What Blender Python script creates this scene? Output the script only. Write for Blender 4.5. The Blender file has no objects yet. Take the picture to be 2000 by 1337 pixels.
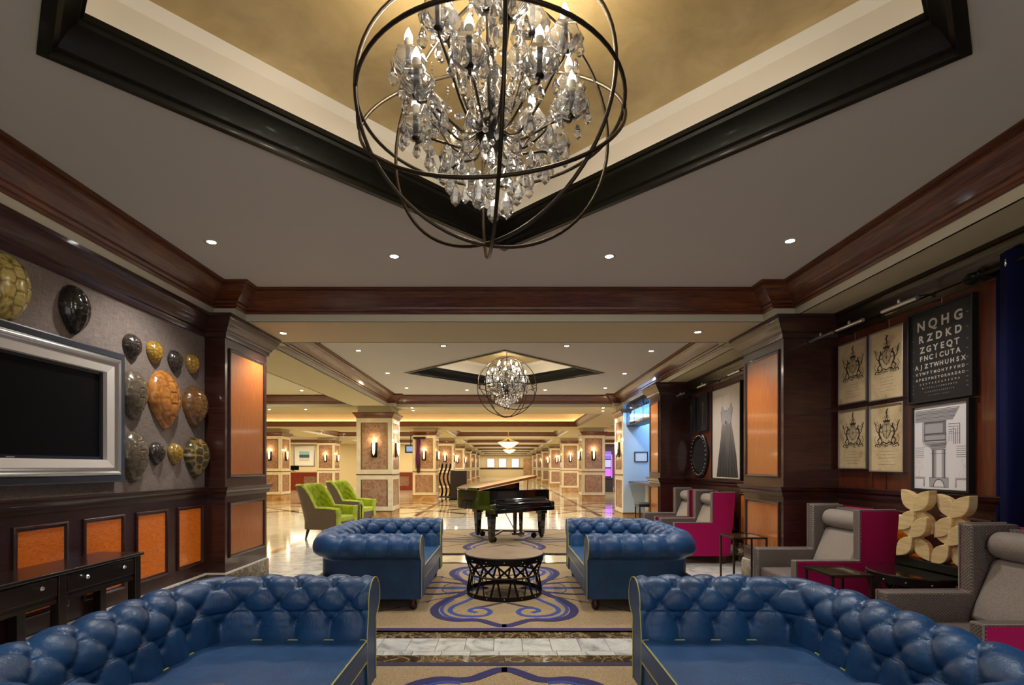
import bpy, bmesh, math, random
from mathutils import Matrix, Vector
random.seed(7)
S = bpy.context.scene
COL = S.collection
PI = math.pi
# ---------------------------------------------------------------- camera, world, exposure
HC = 1.45
cam_d = bpy.data.cameras.new('camera'); cam = bpy.data.objects.new('camera', cam_d); COL.objects.link(cam)
cam.location = (0, 0, HC); cam.rotation_euler = (PI/2, 0, 0)
cam_d.lens = 18; cam_d.sensor_width = 36; cam_d.sensor_fit = 'HORIZONTAL'
cam_d.shift_x = 0.0075; cam_d.shift_y = 0.12125; cam_d.clip_start = 0.05; cam_d.clip_end = 200
S.camera = cam
W = bpy.data.worlds.new('world'); S.world = W; W.use_nodes = True
W.node_tree.nodes['Background'].inputs[0].default_value = (1.0, 0.96, 0.92, 1)
W.node_tree.nodes['Background'].inputs[1].default_value = 0.62
S.view_settings.view_transform = 'Standard'; S.view_settings.look = 'None'
S.view_settings.exposure = 0.98; S.view_settings.gamma = 1.0; S.view_settings.use_curve_mapping = False
S.cycles.use_denoising = True
S.cycles.max_bounces = 7; S.cycles.diffuse_bounces = 4; S.cycles.glossy_bounces = 4
S.cycles.transmission_bounces = 6; S.cycles.transparent_max_bounces = 6
S.cycles.sample_clamp_indirect = 4.0; S.cycles.caustics_reflective = False; S.cycles.caustics_refractive = False
S.cycles.blur_glossy = 0.5
E_DOWN = 55.0      # watts of one recessed spot
E_HALL = 130.0
E_COVE = 1.25       # emission strength of the cove strips

# ---------------------------------------------------------------- material helpers
def sl(r, g, b):
    f = lambda c: (c/255/12.92) if c/255 <= 0.04045 else ((c/255+0.055)/1.055)**2.4
    return (f(r), f(g), f(b), 1)
def mat(name, col, rough=0.5, metal=0.0, emit=None, estr=0, spec=0.5, coat=0, trans=0, ior=1.45, sheen=0):
    m = bpy.data.materials.new(name); m.use_nodes = True
    p = m.node_tree.nodes['Principled BSDF']
    p.inputs['Base Color'].default_value = col; p.inputs['Roughness'].default_value = rough
    p.inputs['Metallic'].default_value = metal; p.inputs['Specular IOR Level'].default_value = spec
    p.inputs['Coat Weight'].default_value = coat; p.inputs['Coat Roughness'].default_value = 0.08
    p.inputs['Transmission Weight'].default_value = trans; p.inputs['IOR'].default_value = ior
    p.inputs['Sheen Weight'].default_value = sheen
    if emit: p.inputs['Emission Color'].default_value = emit; p.inputs['Emission Strength'].default_value = estr
    return m
class NT:
    def __init__(s, m): s.t = m.node_tree; s.p = s.t.nodes['Principled BSDF']
    def n(s, typ, **kw):
        x = s.t.nodes.new(typ)
        for k, v in kw.items():
            if k in x.inputs: x.inputs[k].default_value = v
            else: setattr(x, k, v)
        return x
    def l(s, a, b): s.t.links.new(a, b)
    def coords(s, scale=(1, 1, 1), rot=(0, 0, 0), loc=(0, 0, 0), kind='Object'):
        tc = s.n('ShaderNodeTexCoord'); mp = s.n('ShaderNodeMapping')
        mp.inputs['Scale'].default_value = scale; mp.inputs['Rotation'].default_value = rot
        mp.inputs['Location'].default_value = loc
        s.l(tc.outputs[kind], mp.inputs['Vector']); return mp.outputs['Vector']
    def noise(s, vec, scale=5, detail=4, rough=0.55, dist=0.0):
        x = s.n('ShaderNodeTexNoise'); x.inputs['Scale'].default_value = scale
        x.inputs['Detail'].default_value = detail; x.inputs['Roughness'].default_value = rough
        x.inputs['Distortion'].default_value = dist; s.l(vec, x.inputs['Vector']); return x.outputs['Fac']
    def ramp(s, fac, stops):
        r = s.n('ShaderNodeValToRGB'); el = r.color_ramp.elements
        while len(el) < len(stops): el.new(0.5)
        for e, (p, c) in zip(el, stops): e.position = p; e.color = c
        s.l(fac, r.inputs['Fac']); return r.outputs['Color']
    def bump(s, h, strength=0.2, dist=0.01):
        b = s.n('ShaderNodeBump'); b.inputs['Strength'].default_value = strength
        b.inputs['Distance'].default_value = dist; s.l(h, b.inputs['Height']); s.l(b.outputs['Normal'], s.p.inputs['Normal'])
    def math(s, op, a, b=None):
        x = s.n('ShaderNodeMath'); x.operation = op
        for i, v in enumerate((a, b)):
            if v is None: continue
            if isinstance(v, (int, float)): x.inputs[i].default_value = v
            else: s.l(v, x.inputs[i])
        return x.outputs[0]
def wood(name, c1, c2, scale=(1, 14, 14), rough=0.35, coat=0.3, ns=4, bump=0.08):
    m = mat(name, c1, rough, coat=coat, spec=0.18 if 'black' in name else 0.5); t = NT(m)
    f = t.noise(t.coords(scale), ns, 5, 0.6, 0.6)
    t.l(t.ramp(f, [(0.32, c1), (0.68, c2)]), t.p.inputs['Base Color']); t.bump(f, bump, 0.004); return m
def marble(name, stops, sc=1.5, rough=0.12, dist=2.2, detail=7):
    m = mat(name, stops[0][1], rough); t = NT(m)
    oi = t.n('ShaderNodeObjectInfo'); tc = t.n('ShaderNodeTexCoord')
    ad = t.n('ShaderNodeVectorMath', operation='ADD'); ml = t.n('ShaderNodeVectorMath', operation='MULTIPLY')
    cb = t.n('ShaderNodeCombineXYZ'); t.l(oi.outputs['Random'], cb.inputs[0]); t.l(oi.outputs['Random'], cb.inputs[1])
    ml.inputs[1].default_value = (37, 11, 5); t.l(cb.outputs[0], ml.inputs[0])
    t.l(tc.outputs['Object'], ad.inputs[0]); t.l(ml.outputs[0], ad.inputs[1])
    f = t.noise(ad.outputs[0], sc, detail, 0.62, dist)
    t.l(t.ramp(f, stops), t.p.inputs['Base Color']); return m
def fabric(name, c1, c2, sc=300, rough=0.9, bump=0.3, sheen=0.2):
    m = mat(name, c1, rough, spec=0.25, sheen=sheen); t = NT(m)
    f = t.noise(t.coords(), sc, 2, 0.6)
    t.l(t.ramp(f, [(0.3, c1), (0.7, c2)]), t.p.inputs['Base Color']); t.bump(f, bump, 0.003); return m

M = {}
def wood3(key, c1, c2, **k):
    M[key+'_x'] = wood(key+'_x', c1, c2, (1, 14, 14), **k)
    M[key+'_y'] = wood(key+'_y', c1, c2, (14, 1, 14), **k)
    M[key+'_z'] = wood(key+'_z', c1, c2, (14, 14, 1), **k)
wood3('mahogany', sl(58, 24, 8), sl(118, 60, 26), rough=0.38)
wood3('espresso', sl(38, 17, 13), sl(66, 33, 27), rough=0.32)
wood3('black_wood', sl(12, 11, 7), sl(22, 20, 14), rough=0.4, coat=0.05)
M['console_wood'] = wood('console_wood', sl(20, 12, 8), sl(38, 22, 15), (14, 1, 14), rough=0.3)
M['cherry'] = wood('cherry', sl(120, 38, 14), sl(164, 66, 30), (14, 14, 1), rough=0.3)
M['red_wood'] = wood('red_wood', sl(66, 26, 12), sl(104, 44, 20), (6, 6, 0.6), rough=0.35)
M['dark_wood'] = wood('dark_wood', sl(20, 9, 4), sl(36, 18, 9), (14, 1, 14), rough=0.3)
# figured orange veneer
m = mat('veneer', sl(190, 95, 30), 0.3, coat=0.4); t = NT(m)
f = t.noise(t.coords((3, 12, 3)), 7, 5, 0.65, 1.6)
t.l(t.ramp(f, [(0.25, sl(176, 76, 8)), (0.5, sl(222, 112, 22)), (0.75, sl(244, 150, 50))]), t.p.inputs['Base Color']); M['veneer'] = m
m = mat('veneer_plain', sl(190, 105, 45), 0.3, coat=0.4); t = NT(m)
f = t.noise(t.coords((26, 2, 8)), 3, 4, 0.6, 0.2)
t.l(t.ramp(f, [(0.25, sl(152, 78, 28)), (0.75, sl(182, 108, 46))]), t.p.inputs['Base Color']); M['veneer_plain'] = m
# grasscloth
m = mat('grasscloth', sl(110, 98, 92), 0.85, spec=0.2); t = NT(m)
a = t.noise(t.coords((1, 5, 160)), 2.2, 3, 0.7); b = t.noise(t.coords((1, 160, 5)), 2.2, 3, 0.7)
f = t.math('MULTIPLY', t.math('ADD', a, b), 0.5)
t.l(t.ramp(f, [(0.36, sl(92, 80, 76)), (0.5, sl(128, 116, 110)), (0.64, sl(156, 144, 134))]), t.p.inputs['Base Color']); t.bump(f, 0.35, 0.004); M['grasscloth'] = m
M['ceiling_paint'] = mat('ceiling_paint', sl(200, 195, 188), 0.85, spec=0.2)
M['trim_white'] = mat('trim_white', sl(206, 200, 178), 0.6, spec=0.3)
M['soffit'] = mat('soffit', sl(196, 184, 152), 0.8, spec=0.2)
M['cream_wall'] = mat('cream_wall', sl(214, 196, 150), 0.8, spec=0.2)
M['dome_cream'] = mat('dome_cream', sl(214, 206, 190), 0.7, spec=0.3)
m = mat('gold_leaf', sl(176, 152, 104), 0.55, spec=0.5); t = NT(m)
f = t.noise(t.coords(), 3.0, 6, 0.6, 0.5)
t.l(t.ramp(f, [(0.3, sl(160, 136, 88)), (0.7, sl(190, 166, 118))]), t.p.inputs['Base Color']); M['gold_leaf'] = m
M['plinth'] = marble('plinth', [(0.3, sl(150, 108, 66)), (0.6, sl(192, 154, 104)), (0.8, sl(210, 180, 130))], 2, 0.15)
M['pink_marble'] = marble('pink_marble', [(0.2, sl(112, 60, 44)), (0.36, sl(150, 112, 88)), (0.48, sl(172, 138, 112)), (0.55, sl(142, 104, 80)), (0.72, sl(176, 146, 118))], 6, 0.1, 0.35, 9)
M['cream_stone'] = marble('cream_stone', [(0.3, sl(214, 198, 164)), (0.7, sl(232, 220, 192))], 2, 0.2)
M['brown_marble'] = marble('brown_marble', [(0.3, sl(36, 26, 15)), (0.46, sl(78, 60, 36)), (0.51, sl(150, 130, 96)), (0.54, sl(56, 42, 25)), (0.75, sl(104, 84, 54))], 5, 0.1, 1.4)
M['grey_marble'] = marble('grey_marble', [(0.3, sl(148, 148, 142)), (0.5, sl(196, 196, 190)), (0.7, sl(216, 214, 206))], 2.2, 0.1, 2.5)
M['cream_tile'] = marble('cream_tile', [(0.3, sl(196, 182, 148)), (0.7, sl(222, 212, 184))], 1.2, 0.08, 2)
M['tan_marble'] = marble('tan_marble', [(0.3, sl(134, 106, 58)), (0.7, sl(184, 156, 102))], 5, 0.1, 2)
M['grout'] = mat('grout', sl(92, 86, 72), 0.7)
M['carpet'] = fabric('carpet', sl(112, 92, 62), sl(182, 156, 114), 150, 0.95, 0.6)
M['carpet_navy'] = fabric('carpet_navy', sl(20, 12, 66), sl(36, 26, 98), 300, 0.95, 0.5)
M['carpet_blue'] = fabric('carpet_blue', sl(30, 50, 126), sl(48, 72, 150), 300, 0.95, 0.5)
M['carpet_plum'] = fabric('carpet_plum', sl(40, 24, 50), sl(58, 38, 70), 300, 0.95, 0.5)
M['carpet_black'] = fabric('carpet_black', sl(40, 30, 26), sl(58, 44, 36), 300, 0.95, 0.5)
# blue leather
m = mat('blue_leather', sl(20, 62, 118), 0.37, spec=0.5); t = NT(m)
c = t.coords(); f1 = t.noise(c, 5, 3, 0.6, 0.4); f2 = t.noise(c, 240, 2, 0.5); f3 = t.noise(t.coords((30, 30, 7)), 1.6, 3, 0.6, 1.5)
t.l(t.ramp(f1, [(0.3, sl(22, 58, 100)), (0.7, sl(34, 76, 122))]), t.p.inputs['Base Color'])
t.bump(t.math('ADD', t.math('MULTIPLY', f2, 0.03), t.math('MULTIPLY', f3, 0.9)), 0.22, 0.012); M['blue_leather'] = m
M['piping_yellow'] = mat('piping_yellow', sl(178, 176, 92), 0.5)
M['magenta'] = fabric('magenta', sl(150, 0, 72), sl(172, 4, 88), 200, 0.85, 0.12, 0.1)
def quilted(name, c1, c2, pitch=0.022):
    m = mat(name, c1, 0.42, spec=0.5); t = NT(m); tc = t.n('ShaderNodeTexCoord'); sp = t.n('ShaderNodeSeparateXYZ'); t.l(tc.outputs['Object'], sp.inputs[0])
    k = PI/pitch; xy = t.math('ADD', sp.outputs[0], sp.outputs[1])
    s1 = t.math('ABSOLUTE', t.math('SINE', t.math('MULTIPLY', t.math('ADD', xy, sp.outputs[2]), k)))
    s2 = t.math('ABSOLUTE', t.math('SINE', t.math('MULTIPLY', t.math('SUBTRACT', xy, sp.outputs[2]), k)))
    h = t.math('MINIMUM', s1, s2)
    t.l(t.ramp(h, [(0.0, c2), (0.35, c1)]), t.p.inputs['Base Color']); t.bump(h, 0.5, 0.006); return m
M['quilt'] = quilted('quilt', sl(112, 100, 94), sl(58, 50, 46))
M['quilt_light'] = fabric('quilt_light', sl(120, 110, 102), sl(146, 134, 124), 120, 0.4, 0.3)
M['green_leather'] = fabric('green_leather', sl(132, 150, 16), sl(172, 186, 34), 8, 0.45, 0.1, 0.2)
M['woven'] = quilted('woven', sl(98, 82, 68), sl(30, 24, 20), 0.042)
M['brass'] = mat('brass', sl(150, 116, 60), 0.3, 1.0)
M['silver'] = mat('silver', sl(196, 194, 190), 0.28, 0.9)
M['chrome'] = mat('chrome', sl(220, 220, 220), 0.12, 1.0)
M['iron'] = mat('iron', sl(62, 54, 44), 0.42, 0.8)
M['dark_iron'] = mat('dark_iron', sl(30, 26, 22), 0.4, 0.7)
M['frame_black'] = mat('frame_black', sl(22, 21, 24), 0.35)
M['navy_frame'] = wood('navy_frame', sl(36, 40, 52), sl(52, 56, 68), (2, 14, 14), 0.35)
M['off_white'] = mat('off_white', sl(214, 208, 200), 0.5)
M['screen'] = mat('screen', sl(15, 15, 16), 0.35, spec=0.06)
M['tv_bezel'] = mat('tv_bezel', sl(22, 24, 30), 0.25)
M['piano'] = mat('piano', sl(8, 8, 9), 0.06, spec=0.6, coat=0.8)
M['piano_lid'] = mat('piano_lid', sl(20, 18, 12), 0.1, spec=0.6, coat=1.0)
M['crystal'] = mat('crystal', (1, 1, 1, 1), 0.04, trans=0.88, ior=1.5)
M['glass'] = mat('glass', (0.96, 0.98, 0.98, 1), 0.02, trans=1.0, ior=1.3)
M['ivory'] = mat('ivory', sl(232, 226, 210), 0.4)
M['frost'] = mat('frost', sl(240, 226, 190), 0.5, emit=sl(255, 214, 150), estr=1.5)
M['bulb'] = mat('bulb', (1, 1, 1, 1), 0.4, emit=(1, 0.95, 0.86, 1), estr=14)
M['lens'] = mat('lens', (1, 1, 1, 1), 0.4, emit=(1, 0.96, 0.9, 1), estr=22)
M['cove'] = mat('cove', (1, 1, 1, 1), 0.5, emit=(1.0, 0.96, 0.90, 1), estr=E_COVE)
M['cove_warm'] = mat('cove_warm', (1, 1, 1, 1), 0.5, emit=(1.0, 0.60, 0.24, 1), estr=7)
M['blue_glow'] = mat('blue_glow', (1, 1, 1, 1), 0.5, emit=(0.12, 0.5, 1.0, 1), estr=0.75)
for k in ('bulb', 'lens', 'frost'): M[k].cycles.emission_sampling = 'NONE'
M['curtain'] = fabric('curtain', sl(2, 8, 50), sl(4, 14, 66), 200, 0.95, 0.2, 0.0)
m = mat('natural_wood', sl(216, 190, 140), 0.5); t = NT(m)
f = t.noise(t.coords((2, 18, 1)), 3, 4, 0.6, 0.8)
t.l(t.ramp(f, [(0.3, sl(196, 166, 112)), (0.7, sl(226, 202, 152))]), t.p.inputs['Base Color']); M['natural_wood'] = m
M['paper_old'] = marble('paper_old', [(0.28, sl(150, 122, 82)), (0.42, sl(192, 168, 128)), (0.7, sl(212, 192, 154))], 4, 0.8, 1)
M['ink'] = mat('ink', sl(44, 36, 30), 0.9)
M['ink_light'] = mat('ink_light', sl(120, 96, 70), 0.9)
M['ink_grey'] = mat('ink_grey', sl(120, 116, 120), 0.9)
M['ink_grey_light'] = mat('ink_grey_light', sl(168, 164, 168), 0.9)
M['paper_white'] = mat('paper_white', sl(226, 222, 224), 0.7)
M['chart_black'] = mat('chart_black', sl(20, 20, 25), 0.5)
M['chart_ink'] = mat('chart_ink', sl(196, 188, 176), 0.8)
M['mirror'] = mat('mirror', sl(150, 150, 150), 0.04, 1.0)
M['table_stone'] = marble('table_stone', [(0.3, sl(84, 66, 54)), (0.7, sl(128, 106, 88))], 3, 0.35, 1)
M['smoked_glass'] = mat('smoked_glass', sl(80, 66, 30), 0.06, spec=0.7, trans=0.6)
M['beige_paint'] = mat('beige_paint', sl(224, 210, 178), 0.6)
M['blue_wall'] = mat('blue_wall', sl(190, 206, 220), 0.35)
M['dark_grey'] = mat('dark_grey', sl(40, 38, 38), 0.4)
# ---------------------------------------------------------------- mesh helpers
class MB:
    def __init__(s): s.v = []; s.f = []
    def add(s, vs, fs):
        o = len(s.v); s.v += [tuple(p) for p in vs]; s.f += [tuple(i+o for i in f) for f in fs]; return s
    def box(s, x0, y0, z0, x1, y1, z1):
        return s.add([(x0,y0,z0),(x1,y0,z0),(x1,y1,z0),(x0,y1,z0),(x0,y0,z1),(x1,y0,z1),(x1,y1,z1),(x0,y1,z1)],
                     [(0,3,2,1),(4,5,6,7),(0,1,5,4),(1,2,6,5),(2,3,7,6),(3,0,4,7)])
    def cbox(s, c, d):
        return s.box(c[0]-d[0]/2, c[1]-d[1]/2, c[2]-d[2]/2, c[0]+d[0]/2, c[1]+d[1]/2, c[2]+d[2]/2)
    def frus(s, c, z0, z1, a, b):   # tapered square post, half sizes a (bottom) b (top)
        x, y = c[:2]; q = [(-1,-1),(1,-1),(1,1),(-1,1)]
        return s.add([(x+i*a, y+j*a, z0) for i, j in q]+[(x+i*b, y+j*b, z1) for i, j in q],
                     [(0,3,2,1),(4,5,6,7),(0,1,5,4),(1,2,6,5),(2,3,7,6),(3,0,4,7)])
    def prism(s, pts, z0, z1, mp=lambda a, b, c: (a, b, c)):
        n = len(pts); return s.add([mp(x, y, z0) for x, y in pts]+[mp(x, y, z1) for x, y in pts],
            [tuple(reversed(range(n))), tuple(range(n, 2*n))]+[(i, (i+1) % n, n+(i+1) % n, n+i) for i in range(n)])
    def lathe(s, prof, n=24, c=(0, 0, 0), mod=None, ang=0, cap=True):
        vs = []
        for r, z in prof:
            for k in range(n):
                a = 2*PI*k/n+ang; rr = r*(mod(a, z) if mod else 1)
                vs.append((c[0]+rr*math.cos(a), c[1]+rr*math.sin(a), c[2]+z))
        fs = [(i*n+k, i*n+(k+1) % n, (i+1)*n+(k+1) % n, (i+1)*n+k) for i in range(len(prof)-1) for k in range(n)]
        if cap and prof[0][0] > 1e-4: fs.append(tuple(reversed(range(n))))
        if cap and prof[-1][0] > 1e-4: fs.append(tuple((len(prof)-1)*n+k for k in range(n)))
        return s.add(vs, fs)
    def tube(s, pts, r, n=8, closed=False):
        pts = [Vector(p) for p in pts]; m = len(pts); vs = []; up = None
        for i, p in enumerate(pts):
            if closed: d = pts[(i+1) % m]-pts[i-1]
            else: d = pts[min(i+1, m-1)]-pts[max(i-1, 0)]
            d.normalize()
            if up is None:
                up = d.orthogonal().normalized()
            up = (up-d*up.dot(d))
            if up.length < 1e-5: up = d.orthogonal()
            up.normalize(); sd = d.cross(up)
            rr = r[i] if isinstance(r, (list, tuple)) else r
            for k in range(n):
                a = 2*PI*k/n; vs.append(p+(up*math.cos(a)+sd*math.sin(a))*rr)
        fs = []
        for i in range(m if closed else m-1):
            j = (i+1) % m
            fs += [(i*n+k, i*n+(k+1) % n, j*n+(k+1) % n, j*n+k) for k in range(n)]
        if not closed: fs += [tuple(reversed(range(n))), tuple((m-1)*n+k for k in range(n))]
        return s.add(vs, fs)
    def bar(s, a, b, w, h):
        a, b = Vector(a), Vector(b); d = (b-a).normalized(); up = Vector((0, 0, 1))
        if abs(d.z) > 0.99: up = Vector((0, 1, 0))
        sd = d.cross(up).normalized(); u2 = sd.cross(d)
        q = [(-1,-1),(1,-1),(1,1),(-1,1)]
        return s.add([p+sd*(i*w/2)+u2*(j*h/2) for p in (a, b) for i, j in q],
                     [(0,3,2,1),(4,5,6,7),(0,1,5,4),(1,2,6,5),(2,3,7,6),(3,0,4,7)])
    def grid(s, rows, closed=False):   # rows of equal length point lists
        n = len(rows[0]); vs = [p for r in rows for p in r]
        return s.add(vs, [(i*n+k, i*n+(k+1) % n, (i+1)*n+(k+1) % n, (i+1)*n+k) for i in range(len(rows)-1) for k in range(n if closed else n-1)])
    def sweep(s, path, prof, closed=False):  # path (x,y); prof (offset to the left of travel, z), closed section
        n = len(path); m = len(prof); rows = []
        for i in range(n):
            p = Vector(path[i])
            nn = []
            if closed or i > 0: d = (p-Vector(path[i-1])).normalized(); nn.append(Vector((-d.y, d.x)))
            if closed or i < n-1: d = (Vector(path[(i+1) % n])-p).normalized(); nn.append(Vector((-d.y, d.x)))
            mv = nn[0] if len(nn) == 1 else (nn[0]+nn[1])/(1+nn[0].dot(nn[1]))
            rows.append([(p.x+mv.x*o, p.y+mv.y*o, z) for o, z in prof])
        if closed: rows.append(rows[0])
        s.grid(rows, True)
        if not closed:
            o = len(s.v)-n*m; s.f += [tuple(o+k for k in range(m)), tuple(o+(n-1)*m+k for k in reversed(range(m)))]
        return s
    def rframe(s, w, h, prof, c=(0, 0, 0)):  # picture frame in local XY; prof (inset, height)
        x, y = w/2, h/2
        return s.sweep0([(c[0]-x, c[1]-y), (c[0]+x, c[1]-y), (c[0]+x, c[1]+y), (c[0]-x, c[1]+y)], [(a, b+c[2]) for a, b in prof])
    def sweep0(s, path, prof): return s.sweep(path, prof, True)
    def build(s, name, m=None, parent=None, smooth=False, loc=None, rot=None, basis=None, bev=0, doub=False):
        me = bpy.data.meshes.new(name); me.from_pydata(s.v, [], s.f); bm = bmesh.new(); bm.from_mesh(me)
        if doub: bmesh.ops.remove_doubles(bm, verts=bm.verts, dist=1e-5)
        bmesh.ops.recalc_face_normals(bm, faces=bm.faces); bm.to_mesh(me); bm.free()
        if smooth is True: me.shade_smooth()
        elif smooth: me.shade_smooth(); me.set_sharp_from_angle(angle=math.radians(smooth))
        o = bpy.data.objects.new(name, me); COL.objects.link(o)
        if m: me.materials.append(M[m] if isinstance(m, str) else m)
        if parent: o.parent = parent
        if basis is not None: o.matrix_local = basis
        if loc is not None: o.location = loc
        if rot is not None: o.rotation_euler = rot
        if bev:
            b = o.modifiers.new('bevel', 'BEVEL'); b.width = bev; b.segments = 2; b.limit_method = 'ANGLE'; b.angle_limit = math.radians(40)
            me.shade_smooth(); me.set_sharp_from_angle(angle=math.radians(50))
        return o
def at(x, y, Y): return ((x-985)/1000*Y, Y, HC-(y-911)/1000*Y)
# wall bases: local x to the viewer's right, y up, z out of the wall
def basis(kind, p):
    c = {'R': ((0,-1,0),(0,0,1),(-1,0,0)), 'L': ((0,1,0),(0,0,1),(1,0,0)), 'F': ((1,0,0),(0,0,1),(0,-1,0)), 'B': ((-1,0,0),(0,0,1),(0,1,0))}[kind]
    m = Matrix.Identity(4)
    for j in range(3):
        for i in range(3): m[i][j] = c[j][i]
    m.translation = p; return m
def thing(name, label, cat, loc=(0, 0, 0), rz=0, group=None, bas=None):
    o = bpy.data.objects.new(name, None); COL.objects.link(o); o.empty_display_size = 0.1
    o.location = loc; o.rotation_euler = (0, 0, rz)
    if bas is not None: o.matrix_world = bas
    o['label'] = label; o['category'] = cat
    if group: o['group'] = group
    return o
def struct(o): o['kind'] = 'structure'; return o
def tag(o, label, cat, group=None):
    o['label'] = label; o['category'] = cat
    if group: o['group'] = group
    return o
KIDS = {}
def kids(o): return [c for c in COL.objects if c.parent == o]
def dup(root, loc=None, rz=None, label=None, group=None, bas=None, km=None):
    if km is None:
        km = {}
        for c in COL.objects:
            if c.parent: km.setdefault(c.parent.name, []).append(c)
    def rec(o, par):
        c = o.copy(); COL.objects.link(c)
        if par: c.parent = par
        for k in km.get(o.name, []): rec(k, c)
        return c
    r = rec(root, None)
    if loc is not None: r.location = loc
    if rz is not None: r.rotation_euler = (0, 0, rz)
    if bas is not None: r.matrix_world = bas
    if label: r['label'] = label
    if group: r['group'] = group
    return r
def inst(src, parent=None, loc=None, rot=None, name=None, basis=None, scale=None):  # a light copy sharing mesh data
    o = src.copy(); COL.objects.link(o); o.parent = parent
    if basis is not None: o.matrix_local = basis
    if loc is not None: o.location = loc
    if rot is not None: o.rotation_euler = rot
    if scale is not None: o.scale = scale
    return o

# ---------------------------------------------------------------- room shell: floors
fl = MB().box(-24, -2.5, -0.1, 16, 14.8, -0.012).build('floor', 'grout'); struct(fl)
m = mat('hall_floor', sl(214, 204, 176), 0.07); t = NT(m); tc = t.n('ShaderNodeTexCoord'); sp = t.n('ShaderNodeSeparateXYZ'); t.l(tc.outputs['Object'], sp.inputs[0])
X, Y_ = sp.outputs[0], sp.outputs[1]
def saw(v, p): return t.math('FRACT', t.math('DIVIDE', t.math('ADD', v, 100*p), p))
def line(v, p, w): return t.math('LESS_THAN', saw(v, p), w/p)
dg1 = line(t.math('ADD', X, Y_), 2.4, 0.30); dg2 = line(t.math('SUBTRACT', X, Y_), 2.4, 0.30)
dia = t.math('MAXIMUM', dg1, dg2)
gx = t.math('MAXIMUM', line(X, 1.2, 0.03), line(Y_, 1.2, 0.03))
band = t.math('MULTIPLY', t.math('GREATER_THAN', Y_, 15.6), t.math('LESS_THAN', Y_, 20.6))
side = t.math('MAXIMUM', t.math('MULTIPLY', t.math('LESS_THAN', X, 2.9), t.math('GREATER_THAN', X, 2.75)), t.math('MULTIPLY', t.math('LESS_THAN', X, -2.55), t.math('GREATER_THAN', X, -2.7)))
dk = t.math('MAXIMUM', t.math('MULTIPLY', dia, band), t.math('MULTIPLY', side, t.math('GREATER_THAN', Y_, 15.0)))
nz = t.noise(tc.outputs['Object'], 1.1, 6, 0.6, 1.5)
base = t.ramp(nz, [(0.3, sl(190, 174, 138)), (0.7, sl(222, 212, 182))])
mx = t.n('ShaderNodeMix', data_type='RGBA'); t.l(dk, mx.inputs[0]); t.l(base, mx.inputs[6]); mx.inputs[7].default_value = sl(58, 38, 22)
mx2 = t.n('ShaderNodeMix', data_type='RGBA'); t.l(gx, mx2.inputs[0]); t.l(mx.outputs[2], mx2.inputs[6]); mx2.inputs[7].default_value = sl(150, 134, 100)
t.l(mx2.outputs[2], t.p.inputs['Base Color']); M['hall_floor'] = m
hf = MB().box(-24, 14.8, -0.1, 16, 72, 0.0).build('floor', 'hall_floor'); struct(hf)
def tiles(x0, x1, y0, y1, sx, sy, mt, name='tile', off=0.0, z=0.0):
    key = (round(sx, 4), round(sy, 4), mt)
    nx = max(1, round((x1-x0)/sx)); ny = max(1, round((y1-y0)/sy)); sx = (x1-x0)/nx; sy = (y1-y0)/ny
    src = None
    for j in range(ny):
        for i in range(nx):
            c = (x0+sx*(i+0.5), y0+sy*(j+0.5), 0)
            if src is None:
                g = 0.002
                src = MB().box(-sx/2+g, -sy/2+g, -0.012, sx/2-g, sy/2-g, z).build(name, mt, fl, loc=c)
            else: inst(src, fl, loc=c)
# strips between rugs
for y0, y1, ym0, ym1 in ((3.77, 3.94, 4.33, 4.49), (7.68, 7.8, 8.36, 8.47)):
    tiles(-2.0, 2.0, y0, y1, 0.5, 1, 'brown_marble'); tiles(-2.0, 2.0, ym0, ym1, 0.5, 1, 'brown_marble')
    if y0 < 5:
        tiles(-2.07, 1.99, y1+0.0, y1+0.09, 0.226, 1, 'grey_marble'); tiles(-1.94, 2.0, y1+0.09, ym0, 0.226, 1, 'grey_marble')
    else: tiles(-2.0, 2.0, y1, ym0, 0.5, 1, 'cream_tile')
for sx in (-1, 1):
    a, b = sorted((sx*2.0, sx*2.16)); tiles(a, b, 0.5, 11.8, 1, 0.94, 'brown_marble')
tiles(-3.2, -2.16, 1.2, 6.4, 0.52, 0.52, 'grey_marble'); tiles(2.16, 3.6, 1.2, 11.8, 0.48, 0.53, 'grey_marble')
tiles(-3.85, -2.16, 6.4, 11.8, 0.56, 0.54, 'grey_marble')
tiles(-4.0, -3.85, 6.4, 14.8, 1, 1.05, 'tan_marble')
tiles(-7.6, -4.0, 6.4, 14.8, 0.9, 0.84, 'cream_tile')
tiles(-3.85, 3.62, 11.8, 14.66, 0.62, 0.71, 'grey_marble')
tiles(-3.85, 6, 14.66, 14.8, 1.1, 1, 'tan_marble')
tiles(3.62, 6.2, 10.7, 14.66, 0.65, 0.66, 'cream_tile')

# ---------------------------------------------------------------- ceilings
ZS, ZC = 3.07, 3.37
trays = []
b = 0.23
T1 = [(-3.12,-2.2),(3.12,-2.2),(3.12,5.5),(2.89,5.5),(2.89,5.72),(-2.89,5.72),(-2.89,5.5),(-3.12,5.5)]
T2 = [(-2.89,6.69),(2.89,6.69),(2.89,6.9),(3.12,6.9),(3.12,13.68),(2.93,13.68),(2.93,13.9),(-2.93,13.9),(-2.93,13.68),(-3.12,13.68),(-3.12,6.9),(-2.89,6.9)]
T3 = [(-13,6.7),(-4.07,6.7),(-4.07,13.9),(-13,13.9)]
T4 = [(-13,15.7),(2.97,15.7),(2.97,20.8),(-13,20.8)]
T4b = [(4.3,15.5),(12,15.5),(12,20.8),(4.3,20.8)]
hallT = [[(-2.65,y),(2.95,y),(2.95,y+5.6),(-2.65,y+5.6)] for y in (23.0, 30.6, 38.2, 45.8, 53.4, 61.0)]
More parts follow.
